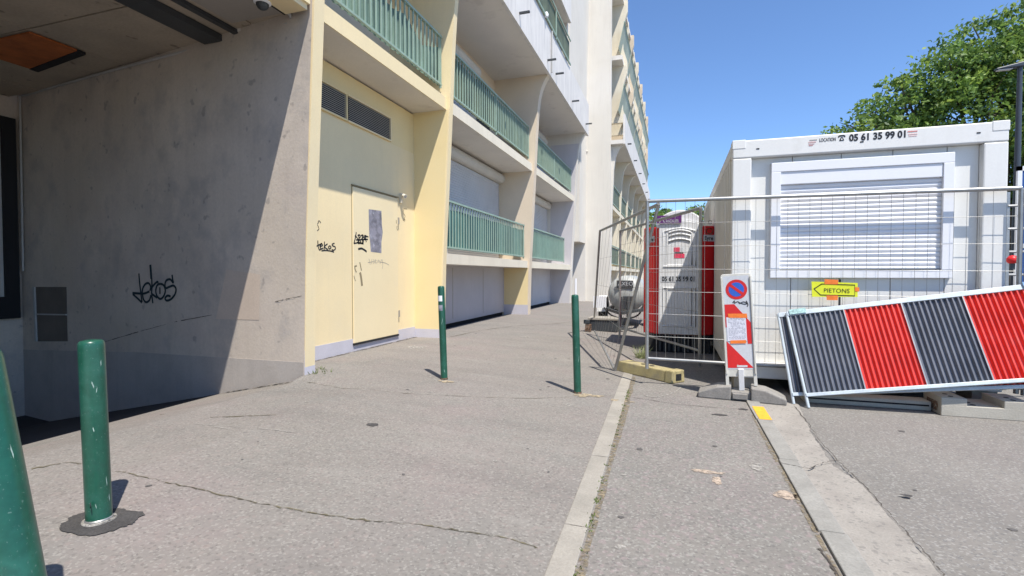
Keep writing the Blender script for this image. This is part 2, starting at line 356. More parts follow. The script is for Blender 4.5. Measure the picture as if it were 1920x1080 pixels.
struct('footway', mb, 'strip')
struct('road', MB().poly([(K2, -6, -.012), (60, -6, -.012), (60, 130, -.012), (K2, 130, -.012)]), 'road')
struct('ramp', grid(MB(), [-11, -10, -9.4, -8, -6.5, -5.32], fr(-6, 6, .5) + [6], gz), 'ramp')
struct('ground', MB().poly([(-600, -600, -1.6), (600, -600, -1.6), (600, 900, -1.6), (-600, 900, -1.6)]), 'far_ground')
# far street surface beyond the works and the plain behind the camera
struct('street', MB().poly([(-5.3, -60, -.03), (60, -60, -.03), (60, -6, -.03), (-5.3, -6, -.03)]), 'road')

k1 = struct('kerb', MB().poly([(K1(-5.9) - .03, -5.9, .0015), (K1(-5.9) + .03, -5.9, .0015), (K1(6.9) + .03, 6.9, .0015), (K1(6.9) - .03, 6.9, .0015)]), 'crack')
Y = -5.55
while Y < 6.6:
    a, b = Y + .006, Y + .995; q = random.uniform(-.002, .002)
    xa, xb = K1(a), K1(b)
    mk('kerb_stone', MB().hexa([(xa - .058, a, -.1), (xa + .058 + q, a, -.1), (xb + .058 + q, b, -.1), (xb - .058, b, -.1)],
        [(xa - .058, a, .006), (xa + .058 + q, a, .006 + q), (xb + .058 + q, b, .006 + q), (xb - .058, b, .006)]), 'kerb', k1, bevel=.004)
    Y += 1.0
k2 = struct('gutter', MB().poly([(K2 + .03, -6, .0)] + [(p.x, p.y, .0) for p in jitter_path([(1.05, -6, 0), (1.06, 2.3, 0), (1.06, 3.5, 0), (.99, 3.75, 0), (1.02, 4.4, 0), (1.13, 5.4, 0), (1.15, 7.0, 0)], 14, .008, 3)] + [(K2 + .03, 7.0, .0)]), 'gutter')
Y = -5.25
for j in range(12):
    a, b = Y + .005, Y + .995; q = random.uniform(-.004, .004)
    mk('kerb_stone', MB().box(K2 - .065 + q, K2 + .05 + q, a, b, -.1, .016), 'kerb2', k2, bevel=.006); Y += 1
mk('yellow_paint_mark', MB().box(.690, .787, 4.72, 5.16, .0165, .0195), 'yellowline', k2)

# cracks, stains and marks lying on the ground
def gp(x, y, dz=.004): p = gnd(x, y); p.z = gz(p.x, p.y) + dz; return p
def crack(pix, wd, m, seed, amp=.008, n=6, jit=.6, base=None):
    P = [gp(*q) for q in pix]
    P = jitter_path(P, n, amp, seed)
    for p in P: p.z = (gz(p.x, p.y) if base is None else base) + .004
    return ribbon(MB(), P, wd, (0, 0, 1), jit=jit)
struct('pavement_crack', crack([(215, 885), (300, 902), (400, 925), (500, 947), (600, 966), (700, 978), (790, 985), (870, 998), (950, 1010), (1010, 1030)], .0075, 'mosscrack', 5, .007, 10, .8), 'mosscrack')
struct('pavement_crack', crack([(60, 880), (120, 868), (180, 872)], .012, 'mosscrack', 9, .01, 8, .6), 'mosscrack')
struct('pavement_crack', crack([(568, 716), (640, 728), (760, 738), (900, 745), (1000, 748), (1150, 742)], .006, 'crack', 12, .012, 10, .9), 'mosscrack')
struct('pavement_crack', crack([(845, 632), (900, 620), (960, 612), (1030, 608), (1110, 600)], .015, 'crack', 14, .02, 8, .9), 'mosscrack')
struct('footway_crack', crack([(1185, 745), (1260, 757), (1330, 764), (1402, 768)], .006, 'crack', 15, .006, 8, .8), 'crack')
struct('gutter_crack', crack([(1490, 762), (1512, 790), (1540, 830), (1572, 866), (1600, 892), (1612, 903), (1650, 945), (1700, 1000), (1745, 1050), (1770, 1080)], .006, 'crack', 21, .007, 8, .7, 0), 'crack')
struct('gutter_crack', crack([(1462, 872), (1490, 878), (1516, 884), (1545, 872), (1572, 868)], .006, 'crack', 22, .006, 6, .7, .014), 'crack')
struct('gutter_crack', crack([(1500, 885), (1515, 905)], .008, 'rust', 27, .006, 6, .6, 0), 'rust')
struct('gutter_rust_line', crack([(1535, 940), (1552, 965), (1570, 990), (1592, 1020), (1610, 1050), (1622, 1078)], .011, 'rust', 23, .007, 8, .8, .0), 'rust')
struct('gutter_rust_line', crack([(1585, 1008), (1600, 1035), (1614, 1062)], .02, 'rust', 24, .008, 8, .7, .0005), 'rust')
struct('kerb_edge_gap', crack([(1536, 1030), (1548, 1045), (1566, 1072), (1575, 1085)], .010, 'crack', 25, .003, 6, .6, .0), 'crack')
MT['dirt'] = mat('sandy_dirt', (.22, .18, .12), rough=1, var=.3, scale=20, holes=(30, .42, .60))
MT['walldirt'] = mat('dark_wall_dirt', (.10, .09, .075), rough=1, var=.3, scale=20, holes=(16, .40, .60))
struct('kerb_dirt', ribbon(MB(), [Vector((K1(y) + .082, y, .0035)) for y in [1.5 + .2 * k for k in range(25)]], .05, (0, 0, 1), jit=.5), 'dirt')
struct('kerb_dirt', ribbon(MB(), [Vector((K2 - .080, y, .0035)) for y in [1.5 + .2 * k for k in range(18)]], .022, (0, 0, 1), jit=.5), 'dirt')
struct('wall_foot_dirt', ribbon(MB(), [Vector((x, 4.49 + .135 * (-3.70 - x) - .03, gz(x, 4.40) + .012)) for x in [-3.9 - .1 * k for k in range(14)]], .07, (0, 0, 1), jit=.5), 'walldirt')
struct('wall_foot_dirt', ribbon(MB(), [Vector((-4.35, y, gz(-4.35, y) + .005)) for y in [4.9 + .2 * k for k in range(16)]], .06, (0, 0, 1), jit=.5), 'walldirt')
def stain(pts, m, nm='pavement_stain'): return struct(nm, MB().poly(pts), m)
for (x, y, rx, ry, m, sd) in [(1418, 875, .032, .055, 'chalk', 2), (1475, 931, .05, .045, 'cementpatch', 4), (1325, 885, .075, .022, 'cementpatch', 5), (1345, 903, .02, .05, 'cementpatch', 8),
        (1170, 891, .012, .012, 'chalk', 6), (698, 797, .035, .03, 'tarpatch', 7), (1110, 742, .08, .05, 'sand', 11), (1165, 752, .10, .03, 'sand', 12),
        (780, 651, .10, .10, 'chalk', 13), (985, 632, .06, .05, 'chalk', 14), (720, 660, .14, .10, 'chalk', 16), (1065, 760, .03, .02, 'chalk', 17),
        (1350, 778, .05, .02, 'tarpatch', 31), (1395, 768, .03, .02, 'tarpatch', 32), (1700, 930, .02, .012, 'tarpatch', 33)]:
    p = gnd(x, y); stain(blob(p.x, p.y, rx * 1.3, ry * 1.3, .0035, 30, sd, .28), m)
struct('chalk_arc', ribbon(MB(), smooth_pts([gp(1208, 742), (gp(1230, 745)), gp(1258, 739), gp(1272, 731), gp(1280, 722)]), .018, (0, 0, 1), jit=.3), 'chalk')
for sd, px_ in enumerate([[(205, 805), (240, 797)], [(95, 828), (150, 815)], [(360, 795), (480, 803), (560, 812)], [(400, 800), (460, 812)], [(630, 690), (700, 676), (735, 668)]]):
    struct('scuff_line', ribbon(MB(), jitter_path([gp(*q) for q in px_], 8, .006, sd), .008, (0, 0, 1), jit=.8), 'chalk')
struct('scuff_line', ribbon(MB(), jitter_path([gp(300, 778), gp(400, 783), gp(520, 778)], 8, .01, 71), .012, (0, 0, 1), jit=.8), 'mosscrack')

rr = random.Random(77); mbd = MB(); mbl = MB()
for k in range(150):
    X = rr.uniform(-4.2, 3.0); Y = rr.uniform(1.6, 7.5) if k % 3 else rr.uniform(7, 16)
    if .66 < X < 1.2 or abs(X - K1(Y)) < .08: continue
    if X < -3.6 and Y < 4.7: continue
    if X > 1.2 and Y > 5.2: continue
    r_ = rr.uniform(.006, .018) * (1.6 if rr.random() < .12 else 1) * (1 if Y < 6 else 1.6)
    (mbd if rr.random() < .6 else mbl).poly([(a, b, c if X < .74 else -.009) for a, b, c in blob(X, Y, r_, r_ * rr.uniform(.6, 1), .0032, 12, k, .25, rr.uniform(0, 3))])
o = struct('gum_spots', mbd, mat('old_gum', (.10, .093, .088), rough=.9)); o['kind'] = 'stuff'; tag(o, 'small dark gum spots trodden into the asphalt', 'gum spots')
o = struct('pale_flecks', mbl, 'chalk'); o['kind'] = 'stuff'; tag(o, 'small pale paint flecks scattered over the asphalt', 'flecks')
# ------------------------------------------------------------------ apartment building
B = thing('apartment_building', 'long cream apartment building with green balcony railings and a dark open passage', 'building', (-4, 8, 0))
def P(name, mb, m, par=None, **k): return mk(name, mb, m, par if par is not None else B, **k)
def lab(o, s): o['label'] = s; return o
def Xf(z):                                   # front line of the fins, leaning outwards a little with height
    T = [(0, -3.865), (1.44, -3.825), (4.04, -3.69), (5.1, -3.64), (5.7, -3.60), (6.0, -3.57), (6.25, -3.51), (6.45, -3.43), (6.56, -3.36), (6.64, -3.31)]
    for (a, b), (c, d) in zip(T, T[1:]):
        if z <= c: return b + (d - b) * (z - a) / (c - a)
    return -3.31
ZL = [-.3, 0, .30, 1.44, 2.7, 4.04, 5.1, 5.7, 6.0, 6.25, 6.45, 6.56, 6.64]
def pier(name, y0, y1, back, m, zmax=6.64, zs=None):
    mb = MB(); zs = [z for z in ZL if z <= zmax]
    pts = [(Xf(z), y0, z) for z in zs] + [(back, y0, zs[-1]), (back, y0, zs[0])]
    mb.prism(pts[::-1] if False else pts, (0, y1 - y0, 0)); return P(name, mb, m)
pier('pier', 4.53, 4.69, -3.885, 'cream')
pier('pier', 7.92, 8.05, -4.9, 'cream')
pier('pier', 13.32, 13.55, -5.0, 'pinkcream')
pier('pier', 19.2, 19.42, -5.0, 'tower')
# plinth paint on the pier faces
P('plinth', MB().box(-3.874, -3.8585, 4.527, 4.694, -.1, .42), 'plinth')
P('plinth', MB().box(-4.385, -4.372, 4.80, 7.92, -.1, .335), 'plinth')
P('plinth', MB().box(-4.37, -3.866, 7.914, 7.9195, -.1, .30), 'plinth')
P('plinth', MB().box(-4.56, -3.866, 13.314, 13.3195, -.1, .42), 'plinth')
BAYS = [(4.65, 7.92, -4.38), (8.05, 13.32, -4.56), (13.55, 19.2, -4.65)]
# slabs with painted front edges
for bi, (a, b, r) in enumerate(BAYS):
    if bi:
        P('floor_slab', MB().box(r - .5, -3.885, a, b, 1.442, 1.62), 'soffit')
        P('slab_edge', MB().box(-3.885, -3.87, a, b, 1.439, 1.628), 'creampale')
    P('floor_slab', MB().box(r - .6, -3.765, a, b, 4.07, 4.265), 'soffit')
    P('slab_edge', MB().box(-3.765, -3.75, a, b, 4.067, 4.27), 'cream' if bi == 0 else 'creampale')
P('floor_slab', MB().box(-5.4, -3.33, -5, 19.6, 6.64, 6.80), 'soffit')
# streaked white parapet of the third floor, cantilevered out
fa = P('parapet', MB().box(-3.33, -3.25, -5, 19.62, 6.615, 7.82), 'fascia')
for Yd in (10.5, 13.0, 13.95, 16.3, 18.9):
    P('drain_spout', MB().box(-3.27, -3.02, Yd, Yd + .05, 6.86, 6.90), 'darkmetal', fa)
P('downpipe', MB().tube([(-3.22, 13.4, 7.8), (-3.22, 13.4, 6.7)], .025), 'pvcgrey', fa)
# recess walls
P('recess_wall', MB().box(-4.9, -4.38, 4.80, 7.92, -.3, 4.04), 'ochre')
P('recess_wall', MB().box(-5.1, -4.56, 8.05, 13.32, .215, 1.44), 'lavender')
P('recess_wall', MB().box(-5.1, -4.65, 13.55, 19.2, .20, 1.44), 'lavender')
P('base_shadow_strip', MB().box(-5.1, -4.62, 8.05, 13.32, -.3, .215), 'dark')  # near-black strips painted in for the shadow along the wall base
P('base_shadow_strip', MB().box(-5.1, -4.70, 13.55, 19.2, -.3, .20), 'dark')
for Yj in (9.9, 11.7, 16.5): P('panel_joint', MB().box(-4.562 if Yj < 13 else -4.652, -4.556 if Yj < 13 else -4.646, Yj, Yj + .02, .3, 1.40), 'louvre')
# painted side faces of the fins inside the bays
P('side_render', MB().prism([(Xf(z) - .03, 7.9155, z) for z in ZL if .3 <= z <= 4.04] + [(-4.379, 7.9155, 4.04), (-4.379, 7.9155, .30)], (0, .003, 0)), 'ochre')
P('side_render', MB().prism([(-3.88, 13.3155, .42), (-3.86, 13.3155, 1.437), (-4.559, 13.3155, 1.437), (-4.559, 13.3155, .42)], (0, .003, 0)), 'ochre')
P('side_render', MB().prism([(Xf(z) - .04, 19.1955, z) for z in ZL if z < 6.3] + [(-4.66, 19.1955, 6.25), (-4.66, 19.1955, -.3)], (0, .003, 0)), 'lavender')
# first floor shutters in bays two and three, second floor shutters behind the upper railings
def shutter(y0, y1, X, z0, z1, pitch=.055):
    mb = MB(); n = int((z1 - z0) / pitch); prof = []
    for k in range(n):
        z = z0 + k * pitch; prof += [(X, z + .004), (X + .010, z + .012), (X + .010, z + pitch - .008), (X, z + pitch - .001)]
    for (xa, za), (xb, zb) in zip(prof, prof[1:]): mb.poly([(xa, y0, za), (xa, y1, za), (xb, y1, zb), (xb, y0, zb)])
    return P('roller_shutter', mb, 'shutter')
def sbox(y0, y1, X, z0, z1, par=None):
    h = z1 - z0; mb = MB(); pts = [(X, y0, z1), (X, y0, z0), (X + .12, y0, z0)] + [(X + .12 + .10 * math.sin(a), y0, z0 + h / 2 - h / 2 * math.cos(a)) for a in (.5, 1.0, 1.57, 2.1, 2.7)] + [(X + .12, y0, z1)]
    return P('shutter_box', mb.prism(pts, (0, y1 - y0, 0)), 'shutterbox', par)
s = shutter(8.05, 9.72, -4.7, 1.62, 3.80); sbox(8.055, 9.70, -4.74, 3.78, 4.03, s)
s = shutter(9.83, 13.25, -4.7, 1.62, 3.80); sbox(9.76, 13.29, -4.74, 3.78, 4.03, s)
P('window_post', MB().box(-4.78, -4.63, 9.72, 9.83, 1.62, 3.78), 'pvcwhite')
P('back_wall', MB().box(-5.2, -4.72, 8.05, 13.32, 1.62, 4.04), 'pinkcream')
s = shutter(13.6, 19.0, -4.78, 1.62, 3.80); sbox(13.6, 19.1, -4.82, 3.78, 4.03, s)
P('back_wall', MB().box(-5.3, -4.8, 13.55, 19.2, 1.62, 4.04), 'lavender')
for (a, b) in ((-5, 4.47), (4.65, 7.92), (8.05, 13.32), (13.55, 19.2)):
    P('back_wall', MB().box(-5.6, -4.85, a, b, 4.23, 6.64), 'lavender' if a > 13 else 'pinkcream')
s = shutter(8.6, 11.6, -4.84, 4.3, 6.15); sbox(8.5, 11.8, -4.85, 6.13, 6.4, s)
s = shutter(13.8, 17.0, -4.84, 4.3, 6.15); sbox(13.7, 18.6, -4.85, 6.13, 6.4, s)
P('balcony_door', MB().box(-4.86, -4.82, 12.0, 12.9, 4.3, 6.3), 'darkmetal')

def railing(y0, y1, X, zb, zt, screen, pitch=.115, screen_top=.1, torn=False, lean=0):
    g = MB(); xa = X; zt2 = zt
    g.bar((X, y0, zt), (X, y1, zt), .05, .035); g.bar((X, y0, zb), (X, y1, zb), .035, .03)
    g.bar((X, y0 + .03, zb - .06), (X, y0 + .03, zt), .03, .03, (0, 1, 0)); g.bar((X, y1 - .03, zb - .06), (X, y1 - .03, zt), .03, .03, (0, 1, 0))
    n = max(1, int((y1 - y0) / 2.6))
    for k in range(1, n): g.bar((X, y0 + (y1 - y0) * k / n, zb - .08), (X, y0 + (y1 - y0) * k / n, zt), .035, .03, (0, 1, 0))
    r = P('balcony_railing', g, 'green')
    m0 = None; k = 0; y = y0 + pitch
    while y < y1 - .05:
        if m0 is None: m0 = P('baluster', MB().box(X - .009, X + .009, y - .011, y + .011, zb + .015, zt - .017), 'green', r); base = y
        else: d = m0.copy(); C.objects.link(d); d.parent = r; d.location = (0, y - base, 0)
        y += pitch
    # ribbed plastic screen tied behind the bars
    mb = MB(); N = int((y1 - y0) / .04); zlo = zb - .02; i0 = 0
    for k in range(N + 1):
        yy = y0 + .02 + (y1 - y0 - .04) * k / N; xx = X - .035 + .012 * math.sin(k * math.pi * .55) + .01 * mnoise.noise(Vector((yy * 1.5, zb, 3)))
        zz = zt - screen_top + (.03 * mnoise.noise(Vector((yy * 3, zt, 0))))
        if torn: zz -= max(0, .5 * mnoise.noise(Vector((yy * 1.1, 5.5, 0)))) + (.35 * max(0, 1 - abs(yy - (y0 + y1) / 2 - 1.0) / .9))
        mb.v += [Vector((xx, yy, zlo)), Vector((xx, yy, zz))]
    mb.f = [[2 * k, 2 * k + 2, 2 * k + 3, 2 * k + 1] for k in range(N)]
    P('privacy_screen', mb, screen, r); return r
lab(railing(8.07, 13.20, -3.95, 1.75, 2.59, 'tealscreen', .13, .13), 'teal screened railing on the first floor')
lab(railing(13.6, 18.4, -3.95, 1.75, 2.59, 'tealscreen', .14, .05), 'teal screened railing on the first floor beside the white tower')
lab(railing(4.67, 7.88, -3.83, 4.48, 5.28, 'greenscreen', .125, .03, torn=True), 'torn pale green screened railing above the cream steel door')
lab(railing(8.07, 13.28, -3.84, 4.457, 5.245, 'oldscreen', .125, .05), 'mossy green screened railing on the second floor')
lab(railing(13.6, 19.1, -3.84, 4.457, 5.225, 'oldscreen', .14, .03), 'mossy green screened railing on the second floor beside the tower')
railing(-3, 4.4, -3.83, 4.48, 5.28, 'greenscreen', .125, .03)
# third floor
r3 = P('balcony_railing', MB().bar((-3.22, -3, 7.88), (-3.22, 15.9, 7.88), .03, .05).bar((-3.22, -3, 8.62), (-3.22, 15.9, 8.62), .03, .04).bar((-3.22, 13.9, 7.8), (-3.22, 13.9, 8.6), .03, .04, (0, 1, 0)), 'green')
P('privacy_screen', MB().box(-3.27, -3.26, -3, 15.9, 7.9, 8.6), 'oldscreen', r3)
P('rail_post', MB().lathe([(.05, 0), (.06, .06), (.03, .12)], 10, (-3.2, 12.7, 7.84)), 'pvcwhite', r3)
P('upper_wall', MB().box(-6, -4.3, -5, 16, 6.8, 16), 'soffit')
P('floor_slab', MB().box(-4.3, -3.3, -5, 16, 9.25, 9.45), 'soffit')
P('parapet', MB().box(-3.3, -3.22, -5, 16, 9.23, 10.4), 'fascia')

# bay one: grille, steel door, marks
for (a, b) in ((4.85, 5.98), (6.04, 7.12)):
    za, zb = 3.40, 3.74
    g = P('vent_grille', MB().box(-4.384, -4.377, a, b, za, zb), 'dark')
    m0 = None
    for k in range(13):
        z = za + .012 + k * (zb - za) / 13
        if m0 is None: m0 = P('slat', MB().hexa([(-4.377, a, z), (-4.352, a, z - .012), (-4.352, b, z - .012), (-4.377, b, z)], [(-4.377, a, z + .009), (-4.352, a, z - .003), (-4.352, b, z - .003), (-4.377, b, z + .009)]), 'louvre', g); zb0 = z
        else: d = m0.copy(); C.objects.link(d); d.parent = g; d.location = (0, 0, z - zb0)
    P('frame', MB().box(-4.377, -4.345, a - .02, b + .02, zb, zb + .02).box(-4.377, -4.345, a - .02, b + .02, za - .02, za).box(-4.377, -4.345, b, b + .025, za, zb), 'ochre' if a < 5 else 'cream', g)
P('recess_render', MB().box(-4.3795, -4.3765, 4.80, 7.92, .335, 3.36), 'cream')
D0 = at(659, 350, X=-4.37); D1 = at(744, 377, X=-4.37)
dy0, dy1, dz0, dz1 = 6.12, 7.33, .27, 2.50
dg = P('door_gap', MB().box(-4.376, -4.3725, dy0 - .012, dy1 + .012, dz0 - .025, dz1 + .012), 'tagbrown')
dr = P('steel_door', MB().box(-4.38, -4.355, dy0, dy1, dz0, dz1), 'door', bevel=.004)
P('hinge', MB().box(-4.36, -4.342, dy1 - .005, dy1 + .03, .55, .66), 'louvre', dr); P('hinge', MB().box(-4.36, -4.342, dy1 - .005, dy1 + .03, 2.08, 2.19), 'louvre', dr)
P('door_sill', MB().box(-4.385, -4.35, dy0 - .01, dy1 + .01, dz0 - .03, dz0 - .003), 'dark', dr)
P('header_strip', MB().box(-4.372, -4.350, dy0 - .02, dy1 + .02, dz1 + .016, dz1 + .03), 'tagbrown', dr)
XD = -4.3535
def wall_strokes(strokes, X, m, nm='graffiti', par=None, wd=.014):
    mb = MB()
    for st in strokes:
        ww = wd
        if isinstance(st[0], (int, float)): ww = st[0]; st = st[1:]
        ribbon(mb, smooth_pts([at(x, y, X=X) for x, y in st], 5), ww, (1, 0, 0))
    return P(nm, mb, m, par)
cr = lambda L, x0, y0, k: [[(x0 + a / k, y0 + b / k) if not isinstance(q, float) else q for q in [None] for a, b in [p]][0] for p in L]
def C5(L): return [(580 + a / 4.909, 340 + b / 4.909) for a, b in L]
XW = -4.3745
# "tekos" on the wall, crossed block tag, scribbles, "HENA", scuffs
lab(wall_strokes([C5([(78, 545), (82, 600), (95, 632), (108, 620)]), C5([(60, 600), (95, 582), (118, 570)]), C5([(100, 600), (122, 590), (112, 575), (98, 598), (112, 622), (128, 612)]),
    C5([(140, 555), (138, 600), (136, 630)]), C5([(168, 575), (140, 602), (172, 628)]), C5([(188, 592), (176, 606), (186, 622), (200, 608), (190, 592)]),
    C5([(232, 570), (212, 578), (214, 592), (238, 604), (240, 622), (222, 634), (206, 626)]), C5([(112, 640), (150, 636), (200, 642), (228, 652)])], XW, 'tagink', wd=.017), 'small black marker tag left of the steel door')
wall_strokes([C5([(88, 378), (74, 392), (84, 420), (88, 440), (68, 458)]), C5([(80, 368), (94, 364), (106, 384)])], XW, 'tagink', wd=.01)
lab(wall_strokes([C5([(432, 468), (424, 520), (410, 572)]), C5([(420, 500), (440, 520), (448, 560), (410, 572)]), C5([(445, 500), (460, 492), (470, 510), (455, 530), (472, 552), (455, 572), (442, 560)]),
    C5([(475, 500), (492, 494), (498, 512), (482, 530), (500, 550), (486, 572), (470, 560)]), C5([(505, 500), (522, 502), (520, 520), (506, 530), (520, 540), (524, 560)]), C5([(430, 540), (480, 536), (540, 534)]),
    C5([(440, 565), (500, 575)]), C5([(500, 520), (520, 505), (544, 512)]), C5([(456, 490), (456, 580)]), C5([(488, 490), (488, 580)])], XD, 'tagink', par=dr, wd=.02), 'crossed out black block tag on the steel door')
wall_strokes([C5([(450, 624), (480, 618), (505, 630), (528, 648)])], XD, 'tagink', par=dr, wd=.03)
wall_strokes([C5([(548, 712), (556, 740), (560, 768)]), C5([(540, 748), (590, 738)]), C5([(576, 716), (574, 762)]), C5([(592, 716), (592, 762)]), C5([(600, 742), (616, 728), (604, 724), (602, 748), (622, 750)]),
    C5([(628, 750), (634, 722), (642, 746), (650, 722)]), C5([(650, 760), (668, 720), (676, 760), (672, 806)]), C5([(650, 742), (700, 752), (732, 770)])], XD, 'louvre', par=dr, wd=.008)
wall_strokes([C5([(418, 780), (422, 810), (434, 838)]), C5([(418, 782), (438, 778)]), C5([(464, 745), (474, 790), (480, 822)])], XD, 'tagbrown', par=dr, wd=.022)
wall_strokes([C5([(466, 838), (476, 880), (486, 962)])], XD, 'tagbrown', par=dr, wd=.045)
wall_strokes([C5([(410, 868), (416, 890), (426, 918)])], XD, 'tagbrown', par=dr, wd=.014)
wall_strokes([C5([(866, 250), (900, 254)]), C5([(870, 258), (866, 292), (882, 320), (870, 350)]), C5([(862, 362), (880, 350), (876, 370)])], XW, 'tagbrown', wd=.014)
wall_strokes([C5([(800, 356), (802, 388)]), C5([(808, 408), (806, 432), (812, 452)])], XD, 'tagbrown', par=dr, wd=.016)
st = MB().poly([at(*q, X=XD) for q in C5([(546, 256), (664, 272), (668, 400), (676, 470), (664, 560), (664, 660), (566, 648), (560, 560), (552, 500), (548, 370)])]); P('torn_sticker', st, 'sticker', dr)
lc = thing('wall_lamp', 'small white lamp bracket fixed above the right corner of the steel door', 'wall lamp', (-4.37, 7.43, 2.55))
mk('bracket', MB().box(-4.372, -4.33, 7.41, 7.45, 2.44, 2.60), 'creampale', lc)
mk('lamp_head', MB().tube([(-4.34, 7.43, 2.57), (-4.25, 7.395, 2.54)], [.028, .036], 12), 'creampale', lc)
mk('lens', MB().tube([(-4.25, 7.395, 2.54), (-4.244, 7.393, 2.538)], [.026, .024], 12), 'louvre', lc)

# the passage: oblique concrete wall, ceiling of panels, far wall
def wy(X): return 4.50 + .135 * (-3.70 - X)
XB = -10.2
wmb = MB(); zs_ = [-1.6] + [z for z in ZL if z < 4.3] + [4.3]
fp = [(Xf(z) - .001, wy(Xf(z)), z) for z in zs_]; wp0 = fp + [(XB, wy(XB), 4.3), (XB, wy(XB), -1.6)]
i0 = len(wmb.v); wmb.v += [Vector(p) for p in wp0]; bk = [(XB, wy(XB) + .6, 4.3), (XB, wy(XB) + .6, -1.6)]
wmb.f.append(list(range(len(wp0))))
wall = P('passage_wall', wmb, 'concrete')
P('wall_core', MB().box(XB, -4.39, 5.45, 5.6, -1.6, 4.3), 'concrete', wall)
# painted band at the foot, following the ramp
nrm = Vector((-.135, -1, 0)).normalized()
def wp(X, z, d=.003): return Vector((X, wy(X), z)) + nrm * d
bt = MB(); bt.prism([wp(-3.866, -.3, 0), wp(-3.866, .29, 0), wp(-7, .19, 0), wp(XB, .02, 0), wp(XB, -1.5, 0)][::-1], nrm * .004); P('painted_band', bt, 'concrete_band', wall)
def wpx(x, y, d=.004): return atp(x, y, (-3.70, 4.5, 0), nrm) + nrm * d
tb = MB()
def C4(L): return [(230 + a / 9.817, 480 + b / 9.817) for a, b in L]
for ww, Ls in [(.05, [[(305, 320), (312, 430), (330, 600), (350, 760), (362, 850)], [(190, 700), (280, 780), (360, 858)], [(185, 680), (280, 688), (400, 690), (500, 650)],
        [(362, 690), (375, 600), (420, 520), (480, 500), (520, 560), (510, 640)], [(370, 700), (390, 800), (440, 850), (500, 810), (525, 720)], [(540, 400), (545, 560), (540, 700), (562, 870)],
        [(540, 580), (600, 510), (645, 475), (660, 500)], [(545, 700), (600, 740), (640, 770)], [(700, 510), (640, 540), (615, 640), (640, 740), (700, 790), (760, 740), (790, 640), (760, 540), (700, 510)],
        [(915, 345), (925, 430), (935, 490), (880, 430), (810, 450), (785, 520), (800, 590), (870, 565), (940, 545), (985, 600), (970, 700), (900, 790), (820, 820), (785, 780), (830, 730), (890, 745)]]),
        (.075, [[(515, 160), (525, 300), (532, 420)]]), (.045, [[(690, 575), (692, 700)]])]:
    for L in Ls: ribbon(tb, smooth_pts([wpx(*q) for q in C4(L)], 5), ww * .62, nrm)
lab(P('graffiti', tb, 'tagblue', wall), 'large dark scrawled tag on the shaded concrete wall')
ck = MB(); ribbon(ck, jitter_path([wpx(190, 643), wpx(260, 622), wpx(330, 603), wpx(400, 590)], 8, .006, 3), .008, nrm, jit=.6); P('wall_crack', ck, 'crack', wall)
ck = MB(); ribbon(ck, jitter_path([wpx(516, 566), wpx(540, 560), wpx(566, 555)], 5, .004, 3), .007, nrm, jit=.6); P('wall_crack', ck, 'crack', wall)
ck = MB().poly([wpx(425, 505, .0025), wpx(488, 515, .0025), wpx(486, 600, .0025), wpx(405, 598, .0025)]); P('repainted_patch', ck, mat('beige_patch', (.57, .47, .385), rough=.9, var=.08), wall)
# hatch in the wall and the conduit
h = P('wall_hatch', MB().prism([wpx(65, 538), wpx(125, 538), wpx(127, 640), wpx(68, 640)], nrm * -.01), 'darkhatch', wall)
P('hatch_frame', MB().bar(wpx(66, 538, .01), wpx(70, 640, .01), .05, .03, nrm).bar(wpx(66, 589, .01), wpx(126, 590, .01), .02, .02, nrm), 'pvcgrey', wall)
P('conduit', MB().tube([wpx(42, 182, .03), wpx(48, 508, .03)], .016), 'pvcgrey', wall)
cd = [at(545, 40, Z=4.07), at(432, 76, Z=4.07)]
P('conduit', MB().tube([at(505, 3, Z=4.06), at(543, 26, Z=4.06), at(546, 38, Z=4.04), at(540, 44, Z=4.0), at(433, 74, Z=4.05), wpx(300, 110, .02), wpx(180, 142, .02), wpx(45, 181, .02)], .017), 'pvcgrey', wall)
# ceiling panels with recessed joints
ce = P('ceiling', MB().box(-10.4, -4.4, -5, 5.3, 4.135, 4.3).box(-4.4, -3.77, -5, 4.6, 4.135, 4.3), 'ceiling')
xs_ = [-10.3, -9.4, -7.17, -5.55, -4.62, -3.74]; ysj = [-4.9, -2.9, -.9, 1.0, 2.45, 3.9, 5.28]
ox = (at(0, 108, Z=4.1), at(163, 92, Z=4.1))
for i in range(len(xs_) - 1):
    for j in range(len(ysj) - 1):
        x0, x1, y0, y1 = xs_[i] + .012, xs_[i + 1] - .012, ysj[j] + .012, ysj[j + 1] - .012
        q = random.uniform(-.006, .006)
        if i == len(xs_) - 2: y1 = min(y1, 4.62); x1 = -3.78
        P('ceiling_panel', MB().box(x0, x1, y0, y1, 4.10 + q, 4.132), 'ceiling', ce, bevel=.004)
P('plywood_panel', MB().hexa([(-8.45, 3.93, 4.07), (-7.2, 3.93, 4.07), (-7.2, 4.42, 4.07), (-8.45, 4.60, 4.07)], [(-8.45, 3.93, 4.09), (-7.2, 3.93, 4.09), (-7.2, 4.42, 4.09), (-8.45, 4.60, 4.09)]), 'orange', ce)
P('dark_edge', MB().hexa([(-8.45, 4.60, 4.06), (-7.2, 4.42, 4.06), (-7.2, 4.52, 4.06), (-8.45, 4.70, 4.06)], [(-8.45, 4.60, 4.09), (-7.2, 4.42, 4.09), (-7.2, 4.52, 4.09), (-8.45, 4.70, 4.09)]), 'dark', ce)
P('cable_tray', MB().box(-5.42, -5.14, -4, 4.70, 4.02, 4.095), 'darkmetal', ce)
P('cable_duct', MB().box(-4.93, -4.86, -4, 4.74, 4.05, 4.095), 'darkmetal', ce)
